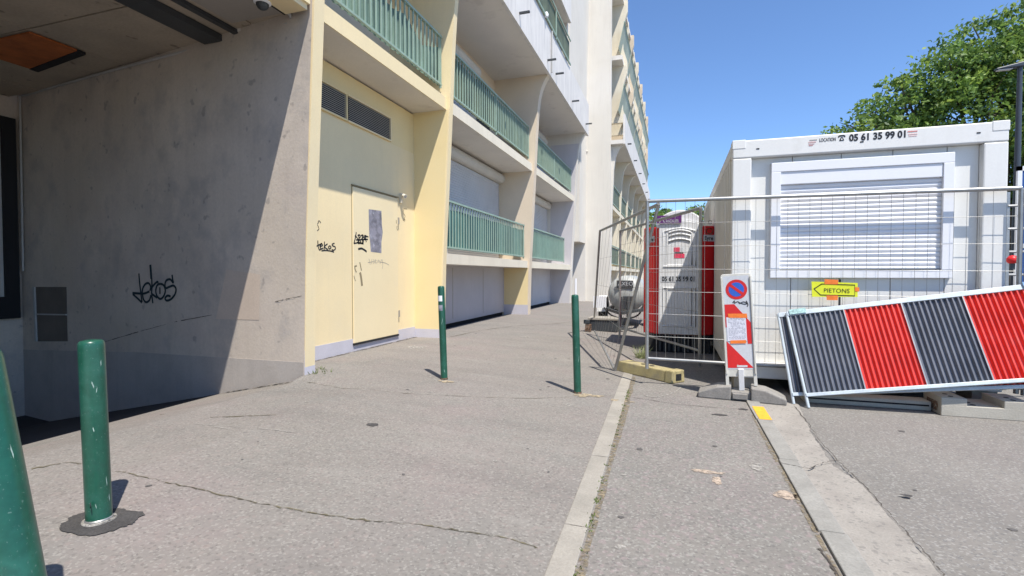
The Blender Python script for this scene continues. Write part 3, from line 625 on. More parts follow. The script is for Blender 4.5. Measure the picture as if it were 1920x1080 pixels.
P('ceiling_panel', MB().box(-4.78, -4.0, -4, 4.5, 4.083, 4.093), mat('smooth_soffit_board', (.33, .30, .27), rough=.85, var=.05), ce)
P('passage_beam', MB().box(-4.0, -3.72, -5, 4.46, 4.04, 4.10), 'cream')
P('beam_joint', MB().box(-4.02, -4.0, -5, 4.46, 4.035, 4.10), 'dark')
P('passage_front', MB().box(-4.0, -3.69, -5, 4.47, 4.10, 4.30), 'cream')
# end wall with a black framed pale door
P('end_wall', MB().box(-10.5, XB, -5, 5.6, -1.6, 4.3), 'concrete')
g = P('garage_door', MB().box(XB, XB + .05, 3.0, 5.15, .9, 3.55), mat('pale_door_panel', (.5, .49, .46), rough=.6))
P('door_frame', MB().box(XB, XB + .10, 5.12, 5.30, .55, 3.75).box(XB, XB + .10, 2.9, 5.12, 3.55, 3.75).box(XB, XB + .10, 2.9, 5.12, .55, .9), 'dark', g)
P('passage_wall', MB().box(-10.4, -3.87, -5.5, -5.0, -1.6, 4.3), 'concrete')
sc_ = thing('security_camera', 'white dome security camera hanging under the passage ceiling', 'camera', tuple(at(492, 8, Z=4.06)))
cc = at(492, 2, Z=4.05)
mk('housing', MB().lathe([(.07, .04), (.085, .02), (.085, -.02), (.07, -.03)], 20, cc), 'pvcwhite', sc_)
mk('dome', MB().lathe([(.062, -.03), (.06, -.05), (.045, -.075), (.02, -.09), (.004, -.093)], 20, cc), 'darkmetal', sc_)

# ---- tower end and the far wing
P('tower_wall', MB().box(-6, -3.60, 19.62, 21.2, 2.55, 7.82), 'tower')
P('tower_wall', MB().box(-6, -3.82, 19.42, 19.62, 2.55, 6.62), 'tower')
P('tower_wall', MB().box(-6, -3.60, 20.95, 21.2, -.3, 2.55), 'tower')
P('doorway', MB().box(-5.0, -4.7, 19.42, 20.95, -.3, 2.55), 'darkmetal')
P('door_reveal', MB().box(-4.7, -3.62, 20.94, 20.947, -.3, 2.55), 'soffit')
P('downpipe', MB().tube([(-3.72, 19.5, .1), (-3.72, 19.5, 1.1)], .04), 'pvcwhite')
P('tower_wall', MB().box(-6, -3.35, 16.0, 19.62, 7.82, 17), 'tower')
P('tower_wall', MB().hexa([(-6, 19.62, 7.821), (-3.601, 19.62, 7.821), (-3.601, 21.2, 7.821), (-6, 21.2, 7.821)], [(-6, 19.62, 17), (-3.40, 19.62, 17), (-3.40, 21.2, 17), (-6, 21.2, 17)]), 'tower')
P('tower_rib', MB().box(-3.352, -3.31, 16.2, 16.3, 7.82, 17), 'tower')
P('gable_wall', MB().box(-6, -2.60, 21.2, 21.45, -.3, 17), 'tower')
P('arch_shadow_rib', MB().tube([(-3.55 + .34 * math.cos(a), 21.18, 6.0 + .42 * math.sin(a)) for a in [math.pi * (1 - k / 8 * .5) for k in range(9)]], .03, 6), 'tower')  # added rib, shaped to stand in for an arched shadow beside the gable
FW = 21.45; PIT_ = 3.35; NB = 6
for k in range(NB + 1):
    y = FW + k * PIT_
    mb = MB(); prof = [(-2.62, -.3), (-2.60, 1.44), (-2.56, 4.04), (-2.5, 5.6), (-2.42, 6.2), (-2.28, 6.5), (-2.08, 6.64), (-3.4, 6.64), (-3.4, -.3)]
    P('pier', mb.prism([(a, y, z) for a, z in prof], (0, .2, 0)), 'creampale' if k else 'tower')
    # slanted fins of the upper storeys
    prof = [(-2.03, 7.82)]
    for st_ in range(2):
        z0 = 7.82 + st_ * 2.6; prof += [(-2.24, z0 + .6), (-2.24, z0 + 1.5), (-2.06, z0 + 2.1), (-2.06, z0 + 2.6)]
    prof += [(-3.4, 13.05), (-3.4, 7.82)]
    if k < NB: P('fin', MB().prism([(a + .0, y + .9, z) for a, z in prof], (0, .22, 0)), 'pinkcream' if k % 2 else 'creampale')
    if k: P('fin', MB().prism([(a - .12, y - .5, z) for a, z in prof], (0, .18, 0)), 'creampale')
yA, yB = FW, FW + NB * PIT_ + .2
for k in range(NB):
    a = FW + k * PIT_ + .2; b = FW + (k + 1) * PIT_
    for z in (1.44, 4.04):
        P('slab_edge', MB().box(-3.4, -2.60 if z < 2 else -2.57, a, b, z, z + .17), 'creampale')
    r = P('balcony_railing', MB().bar((-2.63, a, 2.5), (-2.63, b, 2.5), .05, .04).bar((-2.63, a, 1.72), (-2.63, b, 1.72), .04, .03), 'green')
    P('privacy_screen', MB().box(-2.66, -2.65, a, b, 1.72, 2.46), 'oldscreen', r)
    r = P('balcony_railing', MB().bar((-2.60, a, 5.1), (-2.60, b, 5.1), .05, .04).bar((-2.60, a, 4.32), (-2.60, b, 4.32), .04, .03), 'green')
    P('privacy_screen', MB().box(-2.63, -2.62, a, b, 4.32, 5.06), 'oldscreen', r)
    P('shutter_box', MB().box(-3.3, -3.1, a, b, 3.8, 4.03), 'shutterbox')
    P('recess_wall', MB().box(-3.6, -3.3, a, b, -.3, 6.64), 'pinkcream' if k % 2 else 'creampale')
    for st_ in range(2):
        z0 = 7.82 + st_ * 2.6
        r = P('balcony_railing', MB().bar((-2.12, a, z0 + 1.35), (-2.12, b, z0 + 1.35), .05, .04), 'green')
        P('privacy_screen', MB().hexa([(-2.36, a, z0 + .3), (-2.34, a, z0 + .3), (-2.34, b, z0 + .3), (-2.36, b, z0 + .3)], [(-2.14, a, z0 + 1.33), (-2.12, a, z0 + 1.33), (-2.12, b, z0 + 1.33), (-2.14, b, z0 + 1.33)]), 'farscreen', r)
        P('slab_edge', MB().box(-3.4, -2.2, a, b, z0 + 2.42, z0 + 2.6), 'soffit')
P('floor_slab', MB().box(-3.6, -2.103, yA - .24, yB, 6.64, 6.8), 'soffit')
fb = P('parapet', MB().box(-2.10, -2.02, yA - .243, yB, 6.62, 7.82), 'fascia')
for k in range(NB): P('drain_spout', MB().box(-2.04, -1.86, FW + .9 + k * PIT_, FW + .97 + k * PIT_, 6.86, 6.91), 'darkmetal', fb)
P('upper_wall', MB().box(-3.8, -3.3, yA, yB, 6.8, 13.2), 'soffit')
P('roof_edge', MB().box(-6, -2.25, yA, yB, 13.0, 13.15), 'creampale')
P('end_wall', MB().box(-6, -2.2, yB, yB + .3, -.3, 13.1), 'tower')

# ------------------------------------------------------------------ bollards
def bollard(label, base, r, h, lean, tiltY=0, sticker=False):
    t = thing('bollard', label, 'bollard', tuple(base), 'green street bollards on the pavement')
    mb = MB().lathe([(r, -.06), (r, h - .035), (r * .985, h - .018), (r * .93, h - .006), (r * .8, h), (r * .4, h + .004), (.001, h + .005)], 40)
    o = mk('post', mb, 'bollard', t, off=(0, 0, 0))
    mk('rust_ring', MB().lathe([(r + .004, -.02), (r + .004, .014), (r, .018)], 40), 'galv' if r > .05 else 'rust', t, off=(0, 0, 0))
    if sticker:
        mb = MB(); n = 8
        for a0, a1, z0, z1 in ((-2.2, -.9, h * .84, h * .90),):
            for k in range(n):
                A = a0 + (a1 - a0) * k / n; Bq = a0 + (a1 - a0) * (k + 1) / n; q = r + .0015
                mb.poly([(q * math.cos(A), q * math.sin(A), z0), (q * math.cos(Bq), q * math.sin(Bq), z0), (q * math.cos(Bq), q * math.sin(Bq), z1), (q * math.cos(A), q * math.sin(A), z1)])
        mk('white_sticker', mb, 'pvcwhite', t, off=(0, 0, 0))
        mb2 = MB(); mb2.f = [list(f) for f in mb.f]; mb2.v = [Vector((v.x, v.y, v.z - h * .10)) for v in mb.v]
        mk('torn_sticker', mb2, 'sticker', t, off=(0, 0, 0))
    rr = random.Random(int(base[0] * 1000) % 97 + 5); mb = MB()
    for k in range(10 if r > .045 else 3):
        A = rr.uniform(-2.6, .4) if r > .045 else rr.uniform(-2, -.6); z = rr.uniform(.05, h * .9); l = rr.uniform(.008, .05) * (1 if rr.random() < .7 else 2); w_ = rr.uniform(.0008, .003) / r; sk_ = rr.uniform(-.4, .4) * l / r * .5; q = r + .0008
        pr = [(A - w_ * .3, z), (A + w_, z + l * .3), (A + w_ * .6 + sk_, z + l), (A - w_ * .8 + sk_, z + l * .7)]
        mb.poly([(q * math.cos(a_), q * math.sin(a_), z_) for a_, z_ in pr])
    mk('scratches', mb, 'scratch', t, off=(0, 0, 0))
    t.rotation_euler = (tiltY, lean, 0); return t
b1 = gnd(186, 976)
bo = bollard('thick green bollard standing upright in a dark tar patch', b1, .051, .85, -math.radians(1.9))
mk('bolt_hole', MB().lathe([(.012, 0), (.012, .003)], 12).tf(Matrix.Translation((.035, -.0575, .10)) @ Matrix.Rotation(math.radians(-32 + 90), 4, 'Z') @ Matrix.Rotation(math.radians(90), 4, 'Y')), 'dark', bo, off=(0, 0, 0))
bollard('slim green bollard with a white sticker near the cream facade', gnd(833, 711), .038, 1.035, -math.radians(2.0), sticker=True)
bollard('slim green bollard without stickers beside the flush kerb', gnd(1083, 737), .038, 1.02, -math.radians(1.8))
b0 = at(68, 1290, Z=.05)
bollard('nearest green bollard leaning out of the left edge of the picture', b0, .0665, 1.0, -math.radians(15))
tp = MB().poly(blob(b1.x + .015, b1.y + .0, .165, .115, .005, 70, 3, .14, .25)); o = struct('tar_patch', tp, 'tarpatch')
o = struct('mortar_ring', MB().lathe([(.068, 0), (.066, .005), (.052, .008)], 40, (b1.x, b1.y, b1.z + .004)), 'chalk')
for (x, y, rx, ry, sd) in ((838, 716, .07, .05, 1), (1090, 742, .085, .05, 2)):
    p = gnd(x, y); struct('mortar_patch', MB().poly(blob(p.x, p.y, rx, ry, .006, 30, sd, .4)), 'sand')

# ------------------------------------------------------------------ site container
YC = 5.97; XL, XR = .576, 2.965; ZB, ZT = .13, 2.695
CO = thing('site_container', 'white site office container with a closed roller shutter window', 'container', (1.8, YC, .13))
Q = lambda n, mb, m, par=None, **k: mk(n, mb, m, par if par is not None else CO, **k)
top_z = at(1600, 268, Y=YC).z
Q('top_rail', MB().box(XL, XR, YC, YC + .15, 2.505, ZT), 'cwhite', bevel=.012)
Q('bottom_rail', MB().box(XL, XR, YC, YC + .15, ZB, .30), 'cwhite', bevel=.012)
Q('corner_post', MB().box(XL, .765, YC + .001, YC + .149, .302, 2.503), 'cwhite', bevel=.012)
Q('corner_post', MB().box(2.775, XR, YC + .001, YC + .149, .302, 2.503), 'cwhite', bevel=.012)
for x in (XL - .004, XR - .13): Q('corner_casting', MB().box(x, x + .134, YC - .004, YC + .17, ZT - .09, ZT + .006), 'cwhite', bevel=.006)
YP = YC + .078
pe = [.765, 1.17, 1.62, 2.07, 2.52, 2.775]
for a, b in zip(pe, pe[1:]):
    Q('wall_panel', MB().box(a + .003, b - .003, YP, YP + .05, .302, 2.503), 'cpanel', bevel=.003)
Q('panel_joint', MB().box(.77, 2.77, YP + .02, YP + .04, .302, 2.503), 'darkmetal')
Q('vertical_strip', MB().box(1.622, 1.634, YP - .006, YP, .4, 1.20), 'darkmetal')
Q('side_wall', MB().box(XL + .02, XL + .06, YC + .15, YC + 5.95, ZB + .1, ZT - .12), 'cside')
mbr = MB()
for k in range(28):
    y = YC + .28 + k * .2; mbr.prism([(XL + .02, y, ZB + .15), (XL + .0, y + .03, ZB + .15), (XL + .0, y + .10, ZB + .15), (XL + .02, y + .13, ZB + .15)], (0, 0, ZT - ZB - .30))
stuff(Q('side_ribs', mbr, 'cside'))
Q('side_rail', MB().box(XL, XL + .12, YC + .17, YC + 6.0, ZT - .13, ZT - .002), 'cwhite', bevel=.01)
Q('side_rail', MB().box(XL, XL + .12, YC + .17, YC + 6.0, ZB, ZB + .16), 'cwhite', bevel=.01)
Q('side_wall', MB().box(XR - .06, XR - .02, YC + .15, YC + 5.95, ZB + .1, ZT - .12), 'cside')
Q('back_wall', MB().box(XL, XR, YC + 5.95, YC + 6.05, ZB, ZT), 'cside')
Q('roof', MB().box(XL + .05, XR - .05, YC + .05, YC + 6, ZT - .05, ZT - .02), 'cwhite'); Q('floor', MB().box(XL + .05, XR - .05, YC + .05, YC + 6, ZB + .02, ZB + .06), 'darkmetal')
for x in (.62, 2.75):
    for y in (YC + .05, YC + 5.7): Q('support_block', MB().box(x, x + .2, y, y + .3, -.012, ZB), 'block')
# window: proud frame, shutter box, slats
wx0, wx1, wz0, wz1 = .962, 2.565, 1.215, 2.44
ix0, ix1, iz0, iz1 = 1.055, 2.475, 1.295, 2.34
YW = YC + .026
wn = Q('window', MB().box(wx0, wx1, YW + .001, YP, wz0, wz0 + .08).box(wx0, wx1, YW + .001, YP, wz1 - .10, wz1).box(wx0, ix0, YW, YP, wz0 + .08, wz1 - .10).box(ix1, wx1, YW, YP, wz0 + .08, wz1 - .10), 'pvcwhite', bevel=.005)
Q('shutter_box', MB().box(ix0, ix1, YW + .012, YP, 2.205, 2.34), 'pvcwhite', wn, bevel=.006)
m0 = None; ns = 20; ph = (2.205 - iz0) / ns
for k in range(ns):
    z = iz0 + k * ph
    if m0 is None:
        m0 = Q('slat', MB().prism([(ix0, YP - .003, z + .0005), (ix0, YP - .012, z + .003), (ix0, YP - .017, z + ph * .5), (ix0, YP - .014, z + ph - .010), (ix0, YP - .005, z + ph - .001)], (ix1 - ix0, 0, 0)), 'pvcwhite', wn)
    else: d = m0.copy(); C.objects.link(d); d.parent = wn; d.location = (0, 0, k * ph)
Q('shutter_backing', MB().box(ix0, ix1, YP - .004, YP - .002, iz0, 2.205), 'pvcwhite', wn)
Q('bottom_bar', MB().box(ix0 + .002, ix1 - .002, YP - .034, YP - .004, iz0 - .0, iz0 + .014), 'darkmetal', wn)
# lettering on the top rail
def cfr(x, y): p = at(x, y, Y=YC - .001); return (p, Vector((1, 0, 0)), Vector((0, 0, 1)))
zl = 2.575
def ctext(s, xpix, ypix, hpix_m, m, wtarget=None, bold=0):
    f = cfr(xpix, ypix); t = textmb(s, hpix_m / .73, f, 1, bold)
    if wtarget: t = textmb(s, hpix_m / .73, f, wtarget / t.width, bold)
    return t
x0 = at(1592, 262, Y=YC).x; x1 = at(1698, 256, Y=YC).x; hh = .068
lt = Q('phone_number', ctext('05 61 35 99 01', 1592, 264.5, hh, 'black', x1 - x0, .0035), 'black')
x0 = at(1536, 264, Y=YC).x; x1 = at(1567, 262, Y=YC).x
Q('lettering', ctext('LOCATION', 1536, 266, .036, 'black', x1 - x0, .0008), 'black')
p = at(1571, 264.5, Y=YC - .001); k_ = .00105
def ph_(L): return [(p.x + a * k_, YC - .0025, p.z + b * k_) for a, b in L]
pm = MB().poly(ph_([(12, 0), (52, 0), (50, 12), (40, 34), (24, 34), (14, 12)][::1])).poly(ph_([(0, 34), (12, 34), (14, 42), (50, 42), (52, 34), (64, 34), (62, 48), (50, 56), (14, 56), (2, 48)]))
Q('phone_symbol', pm, 'black'); Q('phone_dial', MB().prism([(p.x + 32 * k_ + .008 * math.cos(a * .7), YC - .004, p.z + 15 * k_ + .008 * math.sin(a * .7)) for a in range(9)], (0, .0008, 0)), 'cwhite')
for (x, y, wpx_, m, h_) in ((1518, 263, 14, 'louvre', .008), (1516, 267, 14, 'pinkprint', .01), (1516, 270.5, 11, 'pinkprint', .007), (1517, 273, 7, 'redprint', .006), (1702, 247, 18, 'redprint', .010), (1703, 252, 17, 'pinkprint', .008), (1704, 255.5, 15, 'pinkprint', .006)):
    a = at(x, y, Y=YC); b = at(x + wpx_, y, Y=YC)
    seg = MB(); xx = a.x
    while xx < b.x: q = random.uniform(.006, .012); seg.box(xx, min(b.x, xx + q), YC - .003, YC - .001, a.z - h_ / 2, a.z + h_ / 2); xx += q + .003
    Q('small_logo', seg, m)
for (x, y) in ((1421, 279), (1616, 266), (1835, 249)):
    p = at(x, y, Y=YC); Q('drain_hole', MB().box(p.x - .015, p.x + .015, YC - .003, YC + .001, p.z - .006, p.z + .006), 'dark')

# ------------------------------------------------------------------ mesh fences
def fence(label, c, pitch_v=.1, rows=7, r=.0205, name='mesh_fence', leg=0, group='galvanised mesh site fences'):
    """c = bottom-left, bottom-right, top-right, top-left corners"""
    BL, BR, TR, TL = [Vector(q) for q in c]
    t = thing(name, label, 'fence', tuple(BL), group)
    def q(u, v): return BL.lerp(BR, u).lerp(TL.lerp(TR, u), v)
    up = Vector((0, 0, -leg))
    mk('fence_post', MB().tube([BL + up, TL], r, 10), 'galv', t); mk('fence_post', MB().tube([BR + up, TR], r, 10), 'galv', t)
    mk('top_tube', MB().tube([TL, TR], r, 10), 'galv', t); mk('bottom_tube', MB().tube([BL + Vector((0, 0, .0)), BR], r * .85, 10), 'galv', t)
    L = (BR - BL).length; n = max(2, int(L / pitch_v)); mb = MB(); ex = (BR - BL).normalized(); nrm_ = ex.cross(Vector((0, 0, 1)))
    def wob(u, v): return nrm_ * .012 * mnoise.noise(Vector((u * 5, v * 3, L)))
    for k in range(1, n): mb.tube([q(k / n, v / 6) + wob(k / n, v / 6) for v in range(7)], .0018, 4, False)
    for k in range(1, rows):
        v = k / rows; mb.tube([q(u / 12, v) + wob(u / 12, v) for u in range(13)], .0022, 4, False)
    mb.smooth = False
    stuff(mk('wire_mesh', mb, 'galv', t)); return t
YF = 5.905
fence('long mesh fence panel standing in front of the white container', [(-.303, YF, .30), (3.03, YF, .26), (3.03, YF, 2.05), (-.312, YF, 2.078)], leg=.12)
fence('mesh fence panel continuing right beyond the container corner', [(3.075, YF - .02, .25), (6.2, YF - .25, .25), (6.2, YF - .25, 2.06), (3.075, YF - .02, 2.02)], leg=.12)
fence('mesh fence panel standing just behind, in front of the toilet door', [(.30, 6.9, .27), (-.985, 9.5, .27), (-.975, 9.42, 2.05), (.279, 6.48, 2.05)], leg=.2)
fence('twisted mesh fence panel leaning open left of the red toilet', [tuple(gnd(1153, 695)), tuple(gnd(1113, 617)), (-1.326, 9.292, 2.05), (-.192, 5.99, 2.05)], rows=4, pitch_v=.4)
mk_ = thing('fence_clamp', 'small dark steel clamp at the foot of the twisted fence panel', 'clamp', tuple(gnd(1103, 622)))
p = gnd(1103, 622); mk('clamp_body', MB().box(p.x - .06, p.x + .06, p.y - .05, p.y + .05, p.z, p.z + .16), 'rust', mk_, bevel=.01); mk('clamp_top', MB().box(p.x - .09, p.x + .03, p.y - .06, p.y + .04, p.z + .17, p.z + .25), 'darkmetal', mk_, bevel=.01)
# yellow foot of the fence
yb = thing('ballast_block', 'yellow painted concrete fence foot with a square hole at its end', 'fence foot', (-.3, 6.3, 0))
A = Vector((-.66, 6.70, 0)); Bv = Vector((.03, 6.10, 0)); d = (Bv - A).normalized(); sd = Vector((-d.y, d.x, 0)); 
if sd.y < 0: sd = -sd
def blk(a, b, wd, z0, z1, ins=0): return [a - sd * wd / 2, b - sd * wd / 2, b + sd * wd / 2, a + sd * wd / 2]
f = MB(); w2 = .21; bt_ = blk(A, Bv, w2, 0, 0); tp_ = blk(A + d * .03, Bv, w2 - .03, 0, 0)
f.hexa([p + Vector((0, 0, .002)) for p in bt_], [p + Vector((0, 0, .135)) for p in tp_]); mk('foot_block', f, 'yconc', yb, bevel=.012)
mk('end_collar', MB().hexa([p + Vector((0, 0, .0)) for p in blk(Bv - d * .1, Bv + d * .012, w2 + .012, 0, 0)], [p + Vector((0, 0, .145)) for p in blk(Bv - d * .1, Bv + d * .012, w2 - .015, 0, 0)]), 'yconc', yb, bevel=.012)
mk('square_hole', MB().hexa([p + Vector((0, 0, .03)) for p in blk(Bv, Bv + d * .016, .09, 0, 0)], [p + Vector((0, 0, .105)) for p in blk(Bv, Bv + d * .016, .09, 0, 0)]), 'dark', yb)
for s_ in (.38, .52): 
    p = A + d * s_; mk('post_socket', MB().lathe([(.03, .136), (.03, .139)], 14, p), 'dark', yb)

# slotted pale block at right
sb = thing('slotted_block', 'pale concrete ballast block with raised ribs and bolt holes', 'ballast block', (2.7, 5.6, 0))
y0, y1 = 5.45, 5.80; X0 = 2.27; zb_, z1_, z2_ = -.012, .088, .152
segs = [(0, .19, 1), (.19, .45, 0), (.45, .64, 1), (.64, .90, 0), (.90, 1.09, 1), (1.09, 1.3, 0), (1.3, 1.5, 1)]
mk('base', MB().prism([(X0, y0, zb_), (X0 + 1.5, y0, zb_), (X0 + 1.5, y0, z1_), (X0, y0, z1_)], (0, y1 - y0, 0)), 'block', sb, bevel=.006)
for a, b, u in segs:
    if u:
        mk('rib', MB().box(X0 + a + (.0005 if a else 0), X0 + b, y0 + .0005, y1 - .0005, z1_ - .01, z2_), 'block', sb, bevel=.006)
        for yy in (y0 + .07, y0 + .17): mk('bolt_hole', MB().lathe([(.02, z2_ + .0005), (.02, z2_ + .002)], 12, ((X0 * 2 + a + b) / 2, yy, 0)), 'dark', sb)
    else:
        for yy in (y0 + .07, y0 + .16): mk('bolt_hole', MB().lathe([(.022, z1_ + .0005), (.022, z1_ + .002)], 12, (X0 + a + .07, yy, 0)), 'dark', sb)
mk('side_recess', MB().box(X0 - .002, X0 + .001, y0 + .06, y1 - .08, .015, .10), 'rust', sb)
# low timber-grey beam lying under the leaning hoardings
bm = thing('ballast_block', 'long grey concrete fence foot lying under the leaning striped panels', 'fence foot', (1.9, 5.7, 0))
mk('foot_block', MB().box(1.22, 2.26, 5.60, 5.78, -.012, .075), 'block', bm, bevel=.01)
mk('foot_groove', MB().box(1.25, 2.24, 5.597, 5.60, .03, .045), 'dark', bm)

# ------------------------------------------------------------------ striped corrugated barrier panels
def striped(label, org, ex, ey, L, H, foot, seed=0, clips=True):
    org = Vector(org); ex = Vector(ex).normalized(); ey = Vector(ey); ey = (ey - ex * ey.dot(ex)).normalized(); n = ex.cross(ey).normalized()
    if n.y > 0: n = -n
    t = thing('striped_barrier', label, 'barrier', tuple(org), 'red and slate striped barrier panels leaning on the fence')
    q = lambda u, v, d=0: org + ex * u + ey * v + n * d
    bw = .055
    mk('bottom_rail', MB().bar(q(-.0, 0), q(L, 0), .032, .040, n), 'rail_alu', t, bevel=.003)
    mk('top_rail', MB().bar(q(-.0, H), q(L, H), .046, .036, n), 'rail_alu', t, bevel=.003)
    mk('side_post', MB().tube([q(0, -foot), q(0, H + .01)], .014, 10), 'rail_alu', t); mk('side_post', MB().tube([q(L, -foot), q(L, H)], .014, 10), 'rail_alu', t)
    ns_ = 5; W = (L - .03) / ns_; 
    for k in range(ns_):
        mb = MB(); m_ = 11; N = m_ * 8
        for j in range(N + 1):
            u = .015 + W * k + W * j / N; ph2 = (j % 8) / 8 * 2 * math.pi
            s_ = math.sin(ph2); dd = .013 * max(-1, min(1, 1.3 * s_))
            mb.v += [q(u, .012, dd), q(u, H - .02, dd)]
        mb.f = [[2 * a, 2 * a + 2, 2 * a + 3, 2 * a + 1] for a in range(N)]; mb.smooth = True
        o = mk('corrugated_sheet', mb, 'plank_red' if k % 2 else 'plank_grey', t)
        if k: mk('joint_strip', MB().bar(q(.015 + W * k, .015, .016), q(.015 + W * k, H - .02, .016), .010, .004, n), 'galv', t)
    return t, q, n
eA = (1.92, 0, .292)
t1, q1, n1 = striped('front striped barrier panel with its lower rail clear of the ground', (1.187, 5.405, .102), eA, (-.125, .34, .84), 2.42, .815, .118)
mk('rail_clip', MB().bar(q1(1.90, .827, .028), q1(2.02, .827, .028), .055, .008, n1), mat('blue_tape', (.22, .36, .5)), t1)
mk('corner_scuff', MB().bar(q1(.02, .825, .026), q1(.17, .828, .026), .05, .004, n1), mat('pale_teal_scuff', (.35, .52, .50), var=.4, scale=40), t1)
t2, q2, n2 = striped('rear striped barrier panel mostly hidden behind the front one', (1.085, 5.475, .085), (1.92, 0, .215), (-.06, .31, .86), 2.42, .80, .09)

# ------------------------------------------------------------------ no parking panel
base_c = gnd(1392, 728)
fb_l = gnd(1316, 728); fb_r = gnd(1470, 748)
SG = thing('sign_panel', 'white no parking sign panel with red stripes on a rubber foot', 'sign', (.63, 5.52, 0))
fx = Vector((.99, -.12, 0)).normalized(); fy = Vector((.12, .99, 0)).normalized()
cB = Vector((.635, 5.52, 0))
def fpt(u, v, z): return cB + fx * u + fy * v + Vector((0, 0, z))
ft = MB()
prof = [(-.40, .0), (-.40, .055), (-.22, .125), (-.09, .14), (-.09, .0)]
for sg in (1, -1):
    P_ = [(u * sg, z) for u, z in prof]
    lo = [fpt(u, -.13, z) for u, z in P_]; ft.prism(lo if sg > 0 else lo[::-1], fy * .26)
mk('rubber_foot', ft, 'rubber', SG, bevel=.012)
mk('foot_bridge', MB().hexa([fpt(-.09, -.10, 0), fpt(.09, -.10, 0), fpt(.09, .10, 0), fpt(-.09, .10, 0)], [fpt(-.09, -.10, .085), fpt(.09, -.10, .085), fpt(.09, .10, .085), fpt(-.09, .10, .085)]), 'rubber', SG, bevel=.01)
mk('foot_clip', MB().hexa([fpt(-.075, -.14, .02), fpt(.06, -.14, .02), fpt(.06, -.10, .02), fpt(-.075, -.10, .02)], [fpt(-.075, -.14, .075), fpt(.06, -.14, .075), fpt(.06, -.10, .075), fpt(-.075, -.10, .075)]), 'rubber', SG, bevel=.006)
# panel plane
YS = 5.50
pTL, pTR, pBR, pBL = [at(x, y, Y=YS) for x, y in ((1381, 512), (1434, 514), (1424, 706), (1361, 706))]
oS = pBL; exS = (pBR - pBL).normalized(); eyS = ((pTL + pTR) / 2 - (pBL + pBR) / 2); HS = eyS.length; eyS = (eyS - exS * eyS.dot(exS)).normalized(); WS = ((pTR - pTL).length + (pBR - pBL).length) / 2
nS = exS.cross(eyS).normalized()
if nS.y > 0: nS = -nS
tilt = Matrix.Rotation(math.radians(0), 3, 'X')
def sq(u, v, d=0): return oS + exS * u + eyS * v + nS * d
mb = MB(); rr = .03; pts = []
for (cx, cy, a0) in ((WS - rr, rr, -90), (WS - rr, HS - rr, 0), (rr, HS - rr, 90), (rr, rr, 180)):
    for k in range(5): a = math.radians(a0 + k * 22.5); pts.append(sq(cx + rr * math.cos(a), cy + rr * math.sin(a), -.02))
mb.prism(pts, nS * .03); mk('panel_frame', mb, 'signframe', SG, bevel=.004)
b_ = .022
mk('panel_face', MB().prism([sq(b_, .075, .0102), sq(WS - b_, .075, .0102), sq(WS - b_, HS - b_, .0102), sq(b_, HS - b_, .0102)], nS * .001), 'signwhite', SG)
for u in (0.008, WS - .008): mk('frame_edge', MB().bar(sq(u, .03, .018), sq(u, HS - .03, .018), .016, .016, nS), 'signframe', SG, bevel=.003)
def disc(cx, cy, r, n=36): return [sq(cx + r * math.cos(2 * math.pi * k / n), cy + r * math.sin(2 * math.pi * k / n), 0) for k in range(n)]
def dec(nm, pts, m, d): mk(nm, MB().prism([p + nS * d for p in pts], nS * .0007), m, SG)
uc, vc = WS * .50, HS - .158
dec('no_parking_ring', disc(uc, vc, .105 * .95), 'signred', .0122); dec('no_parking_disc', disc(uc, vc, .075 * .95), 'signblue', .0136)
a = math.radians(-40); dv = Vector((math.cos(a), math.sin(a)))
def S2(u, v): return sq(u, v)
bx = .072
dec('diagonal_bar', [sq(uc - bx * .76 - .008, vc + bx * .65 - .011), sq(uc + bx * .76 - .008, vc - bx * .65 - .011), sq(uc + bx * .76 + .008, vc - bx * .65 + .011), sq(uc - bx * .76 + .008, vc + bx * .65 + .011)], 'signred', .015)
u0, u1 = b_ + .002, WS - b_ - .002
dec('red_stripe', [sq(u0, .69), sq(u0, .62 - .12), sq(u1, .50 - .02), sq(u1, .54), sq(u0 + .09, .69 + .04), sq(u0, .73)][::-1], 'signred', .0122)
dec('red_stripe', [sq(u0, .36), sq(u1, .09), sq(u0, .09)], 'signred', .0122)
dec('red_stripe', [sq(u1 - .05, .50), sq(u1, .50), sq(u1, .33), sq(u1 - .04, .33)], 'signred', .0124)
dec('paper_notice', [sq(u0 + .01, .36), sq(u1 - .045, .36), sq(u1 - .045, .60), sq(u0 + .01, .60)], 'paper', .0145)
lines = MB()
for k in range(17):
    v = .585 - k * .0128; u = u0 + .025
    while u < u1 - .065:
        l = random.uniform(.01, .035)
        if random.random() < .85: lines.prism([p + nS * .0154 for p in (sq(u, v), sq(min(u + l, u1 - .055), v), sq(min(u + l, u1 - .055), v + .005), sq(u, v + .005))], nS * .0004)
        u += l + .007
mk('notice_print', lines, 'papertext', SG)
dec('orange_tape', [sq(u0 + .03, .595), sq(u1 - .03, .588), sq(u1 - .035, .632), sq(u0 + .025, .638)], 'orangetape', .0162)
dec('orange_tape', [sq(u0 + .035, .335), sq(u1 - .055, .335), sq(u1 - .055, .368), sq(u0 + .035, .368)], 'orangetape', .0162)
sm2 = MB()
for L in ([(.10, .745), (.12, .765), (.115, .74), (.15, .755), (.165, .735), (.20, .75), (.235, .73)], [(.16, .745), (.21, .725), (.24, .735)], [(.225, .76), (.24, .72), (.23, .70)]):
    ribbon(sm2, smooth_pts([sq(min(u, u1 - .004), v, .0135) for u, v in L], 4), .008, nS)
mk('black_scribble', sm2, 'tagink', SG)
dec('maker_label', [sq(WS * .38, .096), sq(WS * .72, .096), sq(WS * .72, .116), sq(WS * .38, .116)], 'signwhite', .0142)
dec('maker_mark', [sq(WS * .38, .100), sq(WS * .41, .128), sq(WS * .44, .100)], 'signframe', .0150)
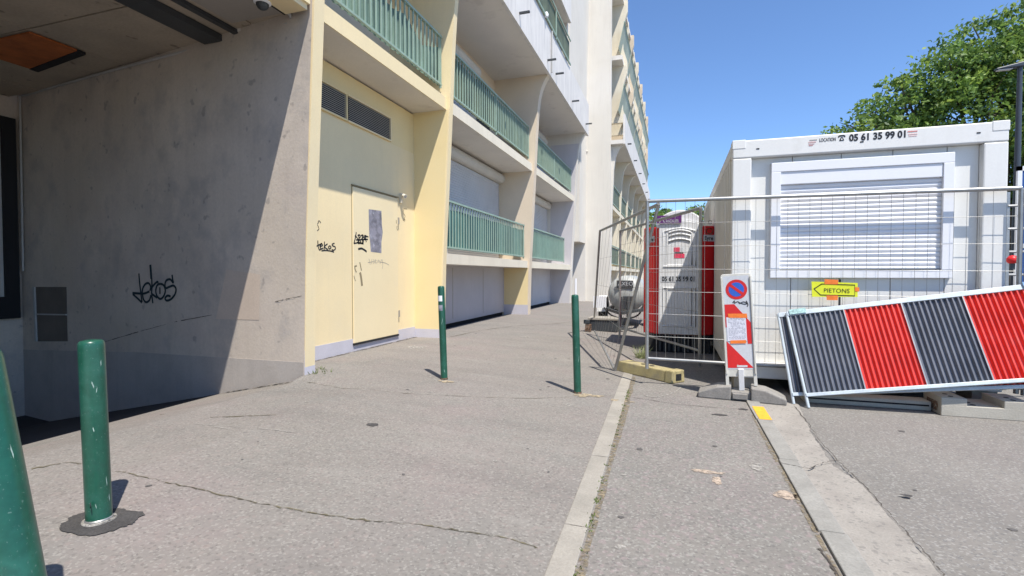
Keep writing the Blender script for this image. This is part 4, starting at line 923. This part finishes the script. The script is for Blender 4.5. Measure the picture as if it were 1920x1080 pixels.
mk('panel_stem', MB().bar(sq(WS * .5, -.14, -.01), sq(WS * .5, .08, .018), .05, .03, nS), 'white', SG, bevel=.004)
for u in (.012, WS - .012): mk('panel_leg', MB().bar(sq(u, -.09, -.0), sq(u, .05, .0), .03, .03, nS), 'signframe', SG)

# ------------------------------------------------------------------ pedestrian sign
YPd = YF - .028
PT = thing('pedestrian_sign', 'yellow arrow sign reading PIETONS taped to the mesh fence', 'sign', tuple(at(1566, 545, Y=YPd)))
def pq(x, y, d=0): q = at(x, y, Y=YPd); q.y -= d; return q
def P7(L): return [(1480 + a / 10.8, 500 + b / 10.8) for a, b in L]
mk('sign_sheet', MB().prism([pq(*p) for p in P7([(450, 300), (1385, 330), (1385, 615), (460, 610)])], (0, .003, 0)), 'yellowsheet', PT)
mb = MB(); L_ = P7([(500, 450), (655, 350), (1325, 372), (1325, 590), (630, 572), (500, 450), (655, 350)]); ribbon(mb, [pq(*p, .002) for p in L_], .009, (0, -1, 0)); mk('arrow_outline', mb, 'black', PT)
xa, xb = pq(*P7([(690, 520)])[0], .001), pq(*P7([(1220, 520)])[0], .001)
tt = textmb('PIETONS', .062, (xa, Vector((1, 0, 0)), Vector((0, 0, 1))), 1, 0); tt = textmb('PIETONS', .062, (xa, Vector((1, 0, -.02)), Vector((0, 0, 1))), (xb - xa).length / tt.width, -.0002)
mk('lettering', tt, 'tagink', PT)
for L in ([(710, 255), (990, 265), (985, 360), (712, 355)], [(750, 580), (985, 585), (980, 680), (755, 675)], [(1328, 415), (1415, 420), (1415, 505), (1328, 500)]):
    mk('orange_tape', MB().prism([pq(*p, .003) for p in P7(L)], (0, .001, 0)), 'orangetape', PT)

# ------------------------------------------------------------------ portable toilet
YJ = 8.45
J = thing('portable_toilet', 'red portable toilet with a pale grey door and white domed roof', 'portable toilet', (.0, YJ, 0))
jx = lambda x, y=520: at(x, y, Y=YJ).x
jz = lambda y, x=1275: at(x, y, Y=YJ).z
xl, xa, xb, xr = jx(1206), jx(1234), jx(1314), jx(1340)
zb2, zt2_ = jz(628), jz(424)
R_ = lambda n, mb, m, par=None, **k: mk(n, mb, m, par if par is not None else J, **k)
body = [(xl, YJ + .16), (xa, YJ + .0), (xb, YJ + .0), (xr, YJ + .12), (xr, YJ + 1.2), (xl, YJ + 1.2)]
R_('cabin', MB().prism([(x, y, zb2 + .0) for x, y in body], (0, 0, zt2_ - zb2)), 'johnred', bevel=.02)
R_('skid', MB().box(xl + .05, xr - .05, YJ + .05, YJ + 1.15, .0, zb2), 'dark')
for k in range(9): R_('skid_rib', MB().box(xa + .02 + k * (xb - xa) / 9, xa + .05 + k * (xb - xa) / 9, YJ + .0, YJ + .05, .02, zb2), 'darkmetal')
dx0, dx1 = xa + .01, xb - .005; dzb, dzt = zb2 + .01, jz(421)
arc = lambda x0, x1, z, h, n=14: [(x0 + (x1 - x0) * k / n, z + h * math.sin(math.pi * k / n)) for k in range(n + 1)]
dp = [(dx0, dzb), (dx1, dzb)] + [(x, z) for x, z in arc(dx0, dx1, dzt, .06)][::-1]
dj = R_('door', MB().prism([(x, YJ - .035, z) for x, z in dp], (0, .035, 0)), 'johngrey', bevel=.008)
yy = YJ - .035
def loop(pts, r=.012, close=True):
    L = [(x, yy - .002, z) for x, z in pts]
    if close: L.append(L[0])
    return MB().tube(L, r, 6)
wD = dx1 - dx0
for ins, rr_ in ((.07, .014), (.13, .012)):
    R_('door_moulding', loop([(dx0 + ins, jz(502) + ins * .3), (dx1 - ins, jz(502) + ins * .3)] + arc(dx0 + ins, dx1 - ins, jz(430) - ins * .5, .05)[::-1], rr_), 'johngrey', dj)
    R_('door_moulding', loop([(dx0 + ins, jz(614) + ins * .3), (dx1 - ins, jz(614) + ins * .3), (dx1 - ins, jz(537) - ins * .3), (dx0 + ins, jz(537) - ins * .3)], rr_), 'johngrey', dj)
for k, yv in enumerate((436, 443, 452)):
    R_('vent_louvre', MB().tube([(x, yy - .006, z) for x, z in arc(dx0 + .15, dx1 - .15, jz(yv), .035, 10)], .014, 6), 'johngrey', dj)
    R_('vent_gap', MB().tube([(x, yy + .0, z - .022) for x, z in arc(dx0 + .15, dx1 - .15, jz(yv), .035, 10)], .006, 6), 'galv', dj)
p0 = Vector((jx(1241), yy - .004, jz(527))); R_('number_plate', MB().box(jx(1239), jx(1304), yy - .004, yy + .001, jz(529), jz(517)), 'signwhite', dj)
tt = textmb('05 61 35 99 01', .10, (p0, Vector((1, 0, 0)), Vector((0, 0, 1)))); tt = textmb('05 61 35 99 01', .10, (p0, Vector((1, 0, 0)), Vector((0, 0, 1))), (jx(1302) - p0.x) / tt.width, .004)
R_('lettering', tt, 'black', dj)
R_('sticker', MB().box(jx(1263), jx(1274), yy - .004, yy, jz(472), jz(464)).box(jx(1263.5), jx(1283), yy - .004, yy, jz(484), jz(476)), 'pinksticker', dj)
R_('sticker', MB().box(jx(1274), jx(1281), yy - .0035, yy, jz(473), jz(464)), 'signwhite', dj)
R_('sticker_print', MB().box(jx(1264), jx(1281), yy - .0038, yy, jz(475.4), jz(473.4)), 'black', dj)
rp = [(xa - .03, zt2_ - .02)] + [(x, jz(417) + (jz(393) - jz(417)) * max(0, math.sin(math.pi * k / 16)) ** .6) for k, (x, z) in enumerate(arc(xa - .03, xb + .03, 0, 0, 16))] + [(xb + .03, zt2_ - .02)]
R_('domed_roof', MB().prism([(x, YJ + .02, z) for x, z in rp], (0, 1.15, 0)), 'johnroof', bevel=.02)
R_('roof_rim', MB().prism([(x, YJ - .03, z) for x, z in arc(xa - .02, xb + .02, jz(421) + .0, .075)] + [(x, YJ - .03, z - .05) for x, z in arc(xa - .02, xb + .02, jz(421), .075)][::-1], (0, .06, 0)), 'johngrey')
ps = R_('purple_sign', MB().box(jx(1231), jx(1277), YJ - .06, YJ - .045, jz(419.5), jz(404)), 'purple', bevel=.004)
ysn = YJ - .062
mb = MB(); ribbon(mb, [(jx(1236), ysn, jz(417)), (jx(1240), ysn, jz(407)), (jx(1245), ysn, jz(417))], .012, (0, -1, 0)); R_('logo_mark', mb, 'signwhite', ps)
tt = textmb('ANDALIER', .07, (Vector((jx(1248), ysn + .001, jz(417.2))), Vector((1, 0, 0)), Vector((0, 0, 1)))); tt = textmb('ANDALIER', .065, (Vector((jx(1248), ysn + .001, jz(417.2))), Vector((1, 0, 0)), Vector((0, 0, 1))), (jx(1273.5) - jx(1248)) / tt.width)
R_('lettering', tt, 'signwhite', ps)
cv = Vector((xr - xb, .12, 0)); cvn = cv.normalized()
def rq(u, z, d=.004): return Vector((xb, YJ, 0)) + cv * u + Vector((.5, -1, 0)).normalized() * d * 1.2 + Vector((0, 0, z))
R_('side_label', MB().poly([rq(.15, jz(453)), rq(.98, jz(453)), rq(.98, jz(441)), rq(.15, jz(441))]), 'signwhite')
R_('lettering', textmb('Eyre', .085, (rq(.22, jz(450.5)), cvn, Vector((0, 0, 1))), 1, .002, .003), 'black')
ring = MB().tube([rq(.6 + .24 * math.cos(a / 12 * 6.283), jz(434) + .045 * math.sin(a / 12 * 6.283), .006) for a in range(13)], .008, 6, False); R_('round_emblem', ring, 'rust')
cl_ = Vector((xa - xl, -.16, 0)); cln = cl_.normalized()
def lq(u, z): return Vector((xl, YJ + .16, 0)) + cl_ * u + Vector((-.6, -1, 0)).normalized() * .006 + Vector((0, 0, z))
R_('side_label', MB().poly([lq(.1, jz(453)), lq(.75, jz(453)), lq(.75, jz(441)), lq(.1, jz(441))]), 'signwhite')
R_('lettering', textmb('Eyre', .085, (lq(.14, jz(450.5)), cln, Vector((0, 0, 1))), 1, .002, .003), 'black')
R_('roof_hook', MB().tube([(jx(1332) + .025 * math.cos(a / 10 * 6.283), YJ + .2, jz(416) + .03 * math.sin(a / 10 * 6.283)) for a in range(11)], .005, 6), 'darkmetal')

# ------------------------------------------------------------------ tank trailer
tc = at(1175, 551, Y=12.3); tr_ = .44
T = thing('tank_trailer', 'round white tank on a small road trailer behind the open fence', 'trailer', (tc.x, tc.y, gz(tc.x, tc.y)))
prof = [(.01, -.16), (.15, -.15), (.28, -.11), (.38, -.05), (.43, .02), (.44, .1), (.44, 1.5), (.42, 1.6), (.3, 1.72), (.05, 1.76)]
mbk = MB().lathe(prof, 36).tf(Matrix.Translation((tc.x, tc.y - .1, tc.z)) @ Matrix.Rotation(-math.pi / 2, 4, 'X')); mk('tank', mbk, 'tank', T)
zt_ = at(1172, 533, Y=tc.y - .22)
mk('name_plate', MB().box(zt_.x - .19, zt_.x + .19, tc.y - .275, tc.y - .25, zt_.z - .09, zt_.z + .09), 'darkmetal', T)
tt = textmb('AXEO', .13, (Vector((zt_.x - .16, tc.y - .278, zt_.z - .03)), Vector((1, 0, 0)), Vector((0, 0, 1))), 1); mk('lettering', tt, 'signwhite', T)
g0 = gz(tc.x, tc.y)
ch = MB()
for sx in (-.38, .38): ch.bar((tc.x + sx, tc.y - .5, g0 + .42), (tc.x + sx, tc.y + 1.8, g0 + .42), .06, .08)
ch.bar((tc.x - .38, tc.y - .5, g0 + .42), (tc.x, tc.y - 1.4, g0 + .40), .06, .06).bar((tc.x + .38, tc.y - .5, g0 + .42), (tc.x, tc.y - 1.4, g0 + .40), .06, .06)
ch.bar((tc.x - .55, tc.y + .5, g0 + .35), (tc.x + .55, tc.y + .5, g0 + .35), .05, .05)
mk('chassis', ch, 'darkmetal', T)
for sx in (-.62, .62):
    wh = mk('wheel', MB().lathe([(.16, -.07), (.30, -.08), (.32, -.05), (.32, .05), (.30, .08), (.16, .07)], 28).tf(Matrix.Translation((tc.x + sx, tc.y + .5, g0 + .32)) @ Matrix.Rotation(math.pi / 2, 4, 'Y')), 'tyre', T)
    mk('rim', MB().lathe([(.02, -.05), (.16, -.055), (.16, .055), (.02, .05)], 20).tf(Matrix.Translation((tc.x + sx, tc.y + .5, g0 + .32)) @ Matrix.Rotation(math.pi / 2, 4, 'Y')), 'galv', wh)
    mk('mudguard', MB().prism([(tc.x + sx - .1, tc.y + .5 + .38 * math.cos(a), g0 + .32 + .38 * math.sin(a)) for a in [k * math.pi / 8 for k in range(9)]] + [(tc.x + sx - .1, tc.y + .5 + .36 * math.cos(a), g0 + .32 + .36 * math.sin(a)) for a in [k * math.pi / 8 for k in range(8, -1, -1)]], (.2, 0, 0)), 'white', T)
mk('jockey_wheel', MB().tube([(tc.x, tc.y - 1.3, g0 + .75), (tc.x, tc.y - 1.3, g0 + .12)], .025).lathe([(.09, -.03), (.09, .03)], 16, (tc.x, tc.y - 1.3, g0 + .1)), 'darkmetal', T)
mk('valve_box', MB().box(tc.x - .05, tc.x + .22, tc.y - .42, tc.y - .2, g0 + .42, g0 + .72).tube([(tc.x + .08, tc.y - .40, g0 + .7), (tc.x + .08, tc.y - .5, g0 + .25)], .04), 'darkmetal', T)
mk('side_board', MB().box(tc.x - .72, tc.x - .42, tc.y - .5, tc.y - .46, g0 + .45, g0 + .72), 'pvcwhite', T)
mk('hose', MB().tube(smooth_pts([(tc.x - .5, tc.y - .45, g0 + .5), (tc.x - .3, tc.y - .6, g0 + .3), (tc.x, tc.y - .55, g0 + .22), (tc.x + .3, tc.y - .5, g0 + .3), (tc.x + .42, tc.y - .4, g0 + .55)]), .02), 'tyre', T)
bxm = thing('tool_chest', 'low dark tool chest on the ground in front of the tank trailer', 'chest', tuple(gnd(1135, 622)))
p = gnd(1135, 622); mk('chest_body', MB().box(p.x - .35, p.x + .25, p.y, p.y + .5, p.z, p.z + .24), 'darkmetal', bxm, bevel=.01); mk('lid', MB().box(p.x - .37, p.x + .27, p.y - .02, p.y + .52, p.z + .243, p.z + .29), 'louvre', bxm, bevel=.008)

# ------------------------------------------------------------------ right edge: board, lamp post stack
bd = thing('site_board', 'blue site board with a white border behind the fence at the right edge', 'sign', (3.9, 7.2, 0))
a = at(1907, 352, Y=7.2); 
mk('board_face', MB().box(a.x + .04, a.x + 1.2, 7.2, 7.22, .75, 2.42), mat('board_blue', (.02, .08, .28), rough=.4), bd)
mk('board_border', MB().box(a.x, a.x + .04, 7.19, 7.225, .70, 2.47).box(a.x, a.x + 1.24, 7.19, 7.225, 2.42, 2.47), 'pvcwhite', bd)
mk('board_line', MB().box(a.x + .06, a.x + 1.0, 7.195, 7.1995, 1.55, 1.60), 'signwhite', bd)
mk('board_post', MB().bar((a.x + .1, 7.24, 0), (a.x + .1, 7.24, 2.4), .05, .05, (0, 1, 0)), 'galv', bd)
ld = thing('aluminium_ladder', 'grey aluminium ladder standing upright beside the container', 'ladder', (3.25, 7.0, 0))
l0 = at(1896, 400, Y=6.9).x
for x in (l0 - .03, l0 + .20): mk('stile', MB().bar((x, 6.9, -.01), (x + .01, 6.95, 2.15), .035, .06, (0, 1, 0)), 'galv', ld)
for k in range(8): mk('rung', MB().tube([(l0 - .02, 6.92, .25 + k * .25), (l0 + .2, 6.92, .25 + k * .25)], .014), 'galv', ld)
rl = thing('warning_lamp', 'small red warning lamp hung on the fence by the container corner', 'lamp', tuple(at(1898, 490, Y=6.3)))
p = at(1898, 490, Y=6.3); mk('lens', MB().lathe([(.03, -.02), (.045, 0), (.045, .03), (.025, .055), (.002, .06)], 16, p), 'signred', rl); mk('bracket', MB().box(p.x - .02, p.x + .02, p.y - .01, p.y + .01, p.z - .08, p.z - .021), 'darkmetal', rl)
lp = thing('street_lamp', 'dark street lamp with a flat single arm head beside the tree', 'street lamp', (8.12, 16, 0))
mk('pole', MB().tube([(8.12, 16, -.01), (8.12, 16, 3.2), (8.12, 16, 6.5)], [.085, .07, .05], 14), 'lamppost', lp)
mk('lamp_head', MB().hexa([(7.62, 15.93, 6.40), (8.18, 15.90, 6.42), (8.18, 16.10, 6.42), (7.62, 16.07, 6.40)], [(7.62, 15.93, 6.44), (8.18, 15.90, 6.54), (8.18, 16.10, 6.54), (7.62, 16.07, 6.44)]), 'lamppost', lp, bevel=.02)
mk('lens', MB().box(7.66, 7.95, 15.94, 16.06, 6.385, 6.398), 'signwhite', lp)

# ------------------------------------------------------------------ trees
def tree(label, base, blobs, nleaf, lsize, seed, trunk=.28, h0=3.2, limbs=True, wts=(.5, .3, .2)):
    rr = random.Random(seed); base = Vector(base)
    t = thing('broadleaf_tree', label, 'tree', tuple(base), 'broadleaf trees beyond the works')
    tk = MB(); cen = sum((Vector(b[0]) for b in blobs), Vector()) / len(blobs)
    fork = base + Vector((0, 0, h0)); tk.tube([base - Vector((0, 0, .2)), base + Vector((.05, 0, h0 * .5)), fork], [trunk, trunk * .8, trunk * .7], 12)
    for (c, r) in blobs:
        c = Vector(c); mid = fork.lerp(c, .5) + Vector((rr.uniform(-.3, .3), rr.uniform(-.3, .3), rr.uniform(0, .4)))
        tk.tube(smooth_pts([fork - Vector((0, 0, .2)), mid, c]), [trunk * .45 * (1 - .8 * k / 12) for k in range(13)], 7)
        for _ in range(7):
            d = Vector((rr.gauss(0, 1), rr.gauss(0, 1), rr.gauss(.2, .8))).normalized() * r * .9
            tk.tube([mid.lerp(c, rr.uniform(.3, 1)), c + d * .5 + Vector((0, 0, .1)), c + d], [.05, .03, .01], 5)
    mk('trunk', tk, 'bark', t)
    tot = sum(b[1] ** 2 for b in blobs); ms = [MB(), MB(), MB()]
    for (c, r) in blobs:
        c = Vector(c); ncl = int(46 * r * r) + 10; per = max(8, int(nleaf * r * r / tot / ncl))
        for _ in range(ncl):
            d = Vector((rr.gauss(0, 1), rr.gauss(0, 1), rr.gauss(0, 1))).normalized(); f = rr.uniform(.45, 1.0) ** .6
            f *= 1 + .35 * mnoise.noise(d * 2.2 + c)
            cc_ = c + Vector((d.x * r * f, d.y * r * f, d.z * r * .85 * f)); cr_ = rr.uniform(.22, .5)
            mi = 0 if rr.random() < wts[0] else (1 if rr.random() < wts[1] / (wts[1] + wts[2]) else 2)
            for _ in range(per):
                o = Vector((rr.gauss(0, 1), rr.gauss(0, 1), rr.gauss(0, .55))) * cr_ * .6; p = cc_ + o
                nv = Vector((rr.gauss(0, .7), rr.gauss(0, .7), rr.gauss(.5, .6))).normalized(); a_ = nv.orthogonal().normalized(); a_.rotate(Matrix.Rotation(rr.uniform(0, 6.28), 3, nv)); b2 = nv.cross(a_)
                s_ = lsize * rr.uniform(.6, 1.3); mbx = ms[mi if rr.random() < .85 else rr.randrange(3)]
                i = len(mbx.v); mbx.v += [p - a_ * s_, p - b2 * s_ * .5, p + a_ * s_, p + b2 * s_ * .5]; mbx.f.append([i, i + 1, i + 2, i + 3])
    for m_, mm in zip(ms, ('leafA', 'leafB', 'leafC')):
        if m_.v: stuff(mk('crown', m_, mm, t))
    return t
tree('big green tree rising behind the white container', (12.6, 25.5, 0), [((7.6, 24.6, 6.95), 1.45), ((8.9, 25, 8.1), 1.5), ((9.8, 25.6, 6.6), 1.9), ((10.5, 25, 9.2), 1.55), ((11.6, 25.2, 7.6), 2.3), ((11.9, 25.6, 10.1), 1.7),
    ((13.2, 25.5, 9.3), 2.1), ((13.6, 25, 6.6), 2.4), ((15.2, 26, 8.4), 2.3), ((12.6, 26.5, 5.4), 2.0), ((15.0, 26, 5.6), 2.0), ((13.2, 25.6, 11.1), 1.2)], 50000, .10, 3)
tree('small distant tree visible between the building and the toilet', (-1.6, 62, 0), [((-1.6, 62, 7.0), 2.6), ((.2, 62, 6.2), 2.4), ((2.4, 63, 7.2), 2.6), ((-3.0, 62, 5.4), 1.8)], 9000, .2, 5)
tree('dark tree at the right edge behind the blue board', (15.5, 21, 0), [((14.6, 21, 4.2), 1.7), ((16.2, 21.3, 5.2), 1.9), ((13.2, 21, 3.2), 1.2)], 14000, .1, 9, h0=2, wts=(.4, .1, .5))

# ------------------------------------------------------------------ weeds
def weeds(spots, seed, nm, n=14, h=.04, m='weed'):
    rr = random.Random(seed); mb = MB()
    for (x, y, s_) in spots:
        for _ in range(n):
            X = x + rr.gauss(0, s_); Y = y + rr.gauss(0, s_); z = gz(X, Y) + .002; a_ = rr.uniform(0, 6.28); hh = h * rr.uniform(.4, 1.2)
            dx, dy = math.cos(a_) * hh * .6, math.sin(a_) * hh * .6; wv = .004
            mb.poly([(X - wv, Y, z), (X + wv, Y, z), (X + dx + wv * .6, Y + dy, z + hh * .7), (X + dx * 1.4, Y + dy * 1.4, z + hh)])
    o = mk(nm, mb, m, None, off=(0, 0, 0)); stuff(o); return o
rr = random.Random(5)
o = weeds([(K1(y_) + .066, y_, .010) for y_ in [rr.uniform(2.0, 5.6) for _ in range(46)]], 2, 'kerb_weeds', 5, .012); tag(o, 'tiny dry weeds growing along the flush kerb joint', 'weeds')
o = weeds([(-3.80, 4.62, .03), (-3.78, 4.75, .04), (-3.9, 4.85, .04)], 3, 'corner_weeds', 12, .05); tag(o, 'tuft of weeds at the foot of the first cream pier', 'weeds')
p = gnd(1203, 672); o = weeds([(p.x, p.y, .035), (p.x - .02, p.y + .03, .03)], 4, 'tall_weed', 50, .17, 'paleweed'); tag(o, 'pale tall weed growing beside the yellow fence foot', 'weeds')
for ob in bpy.data.objects:
    if 'o' in ob: del ob['o']
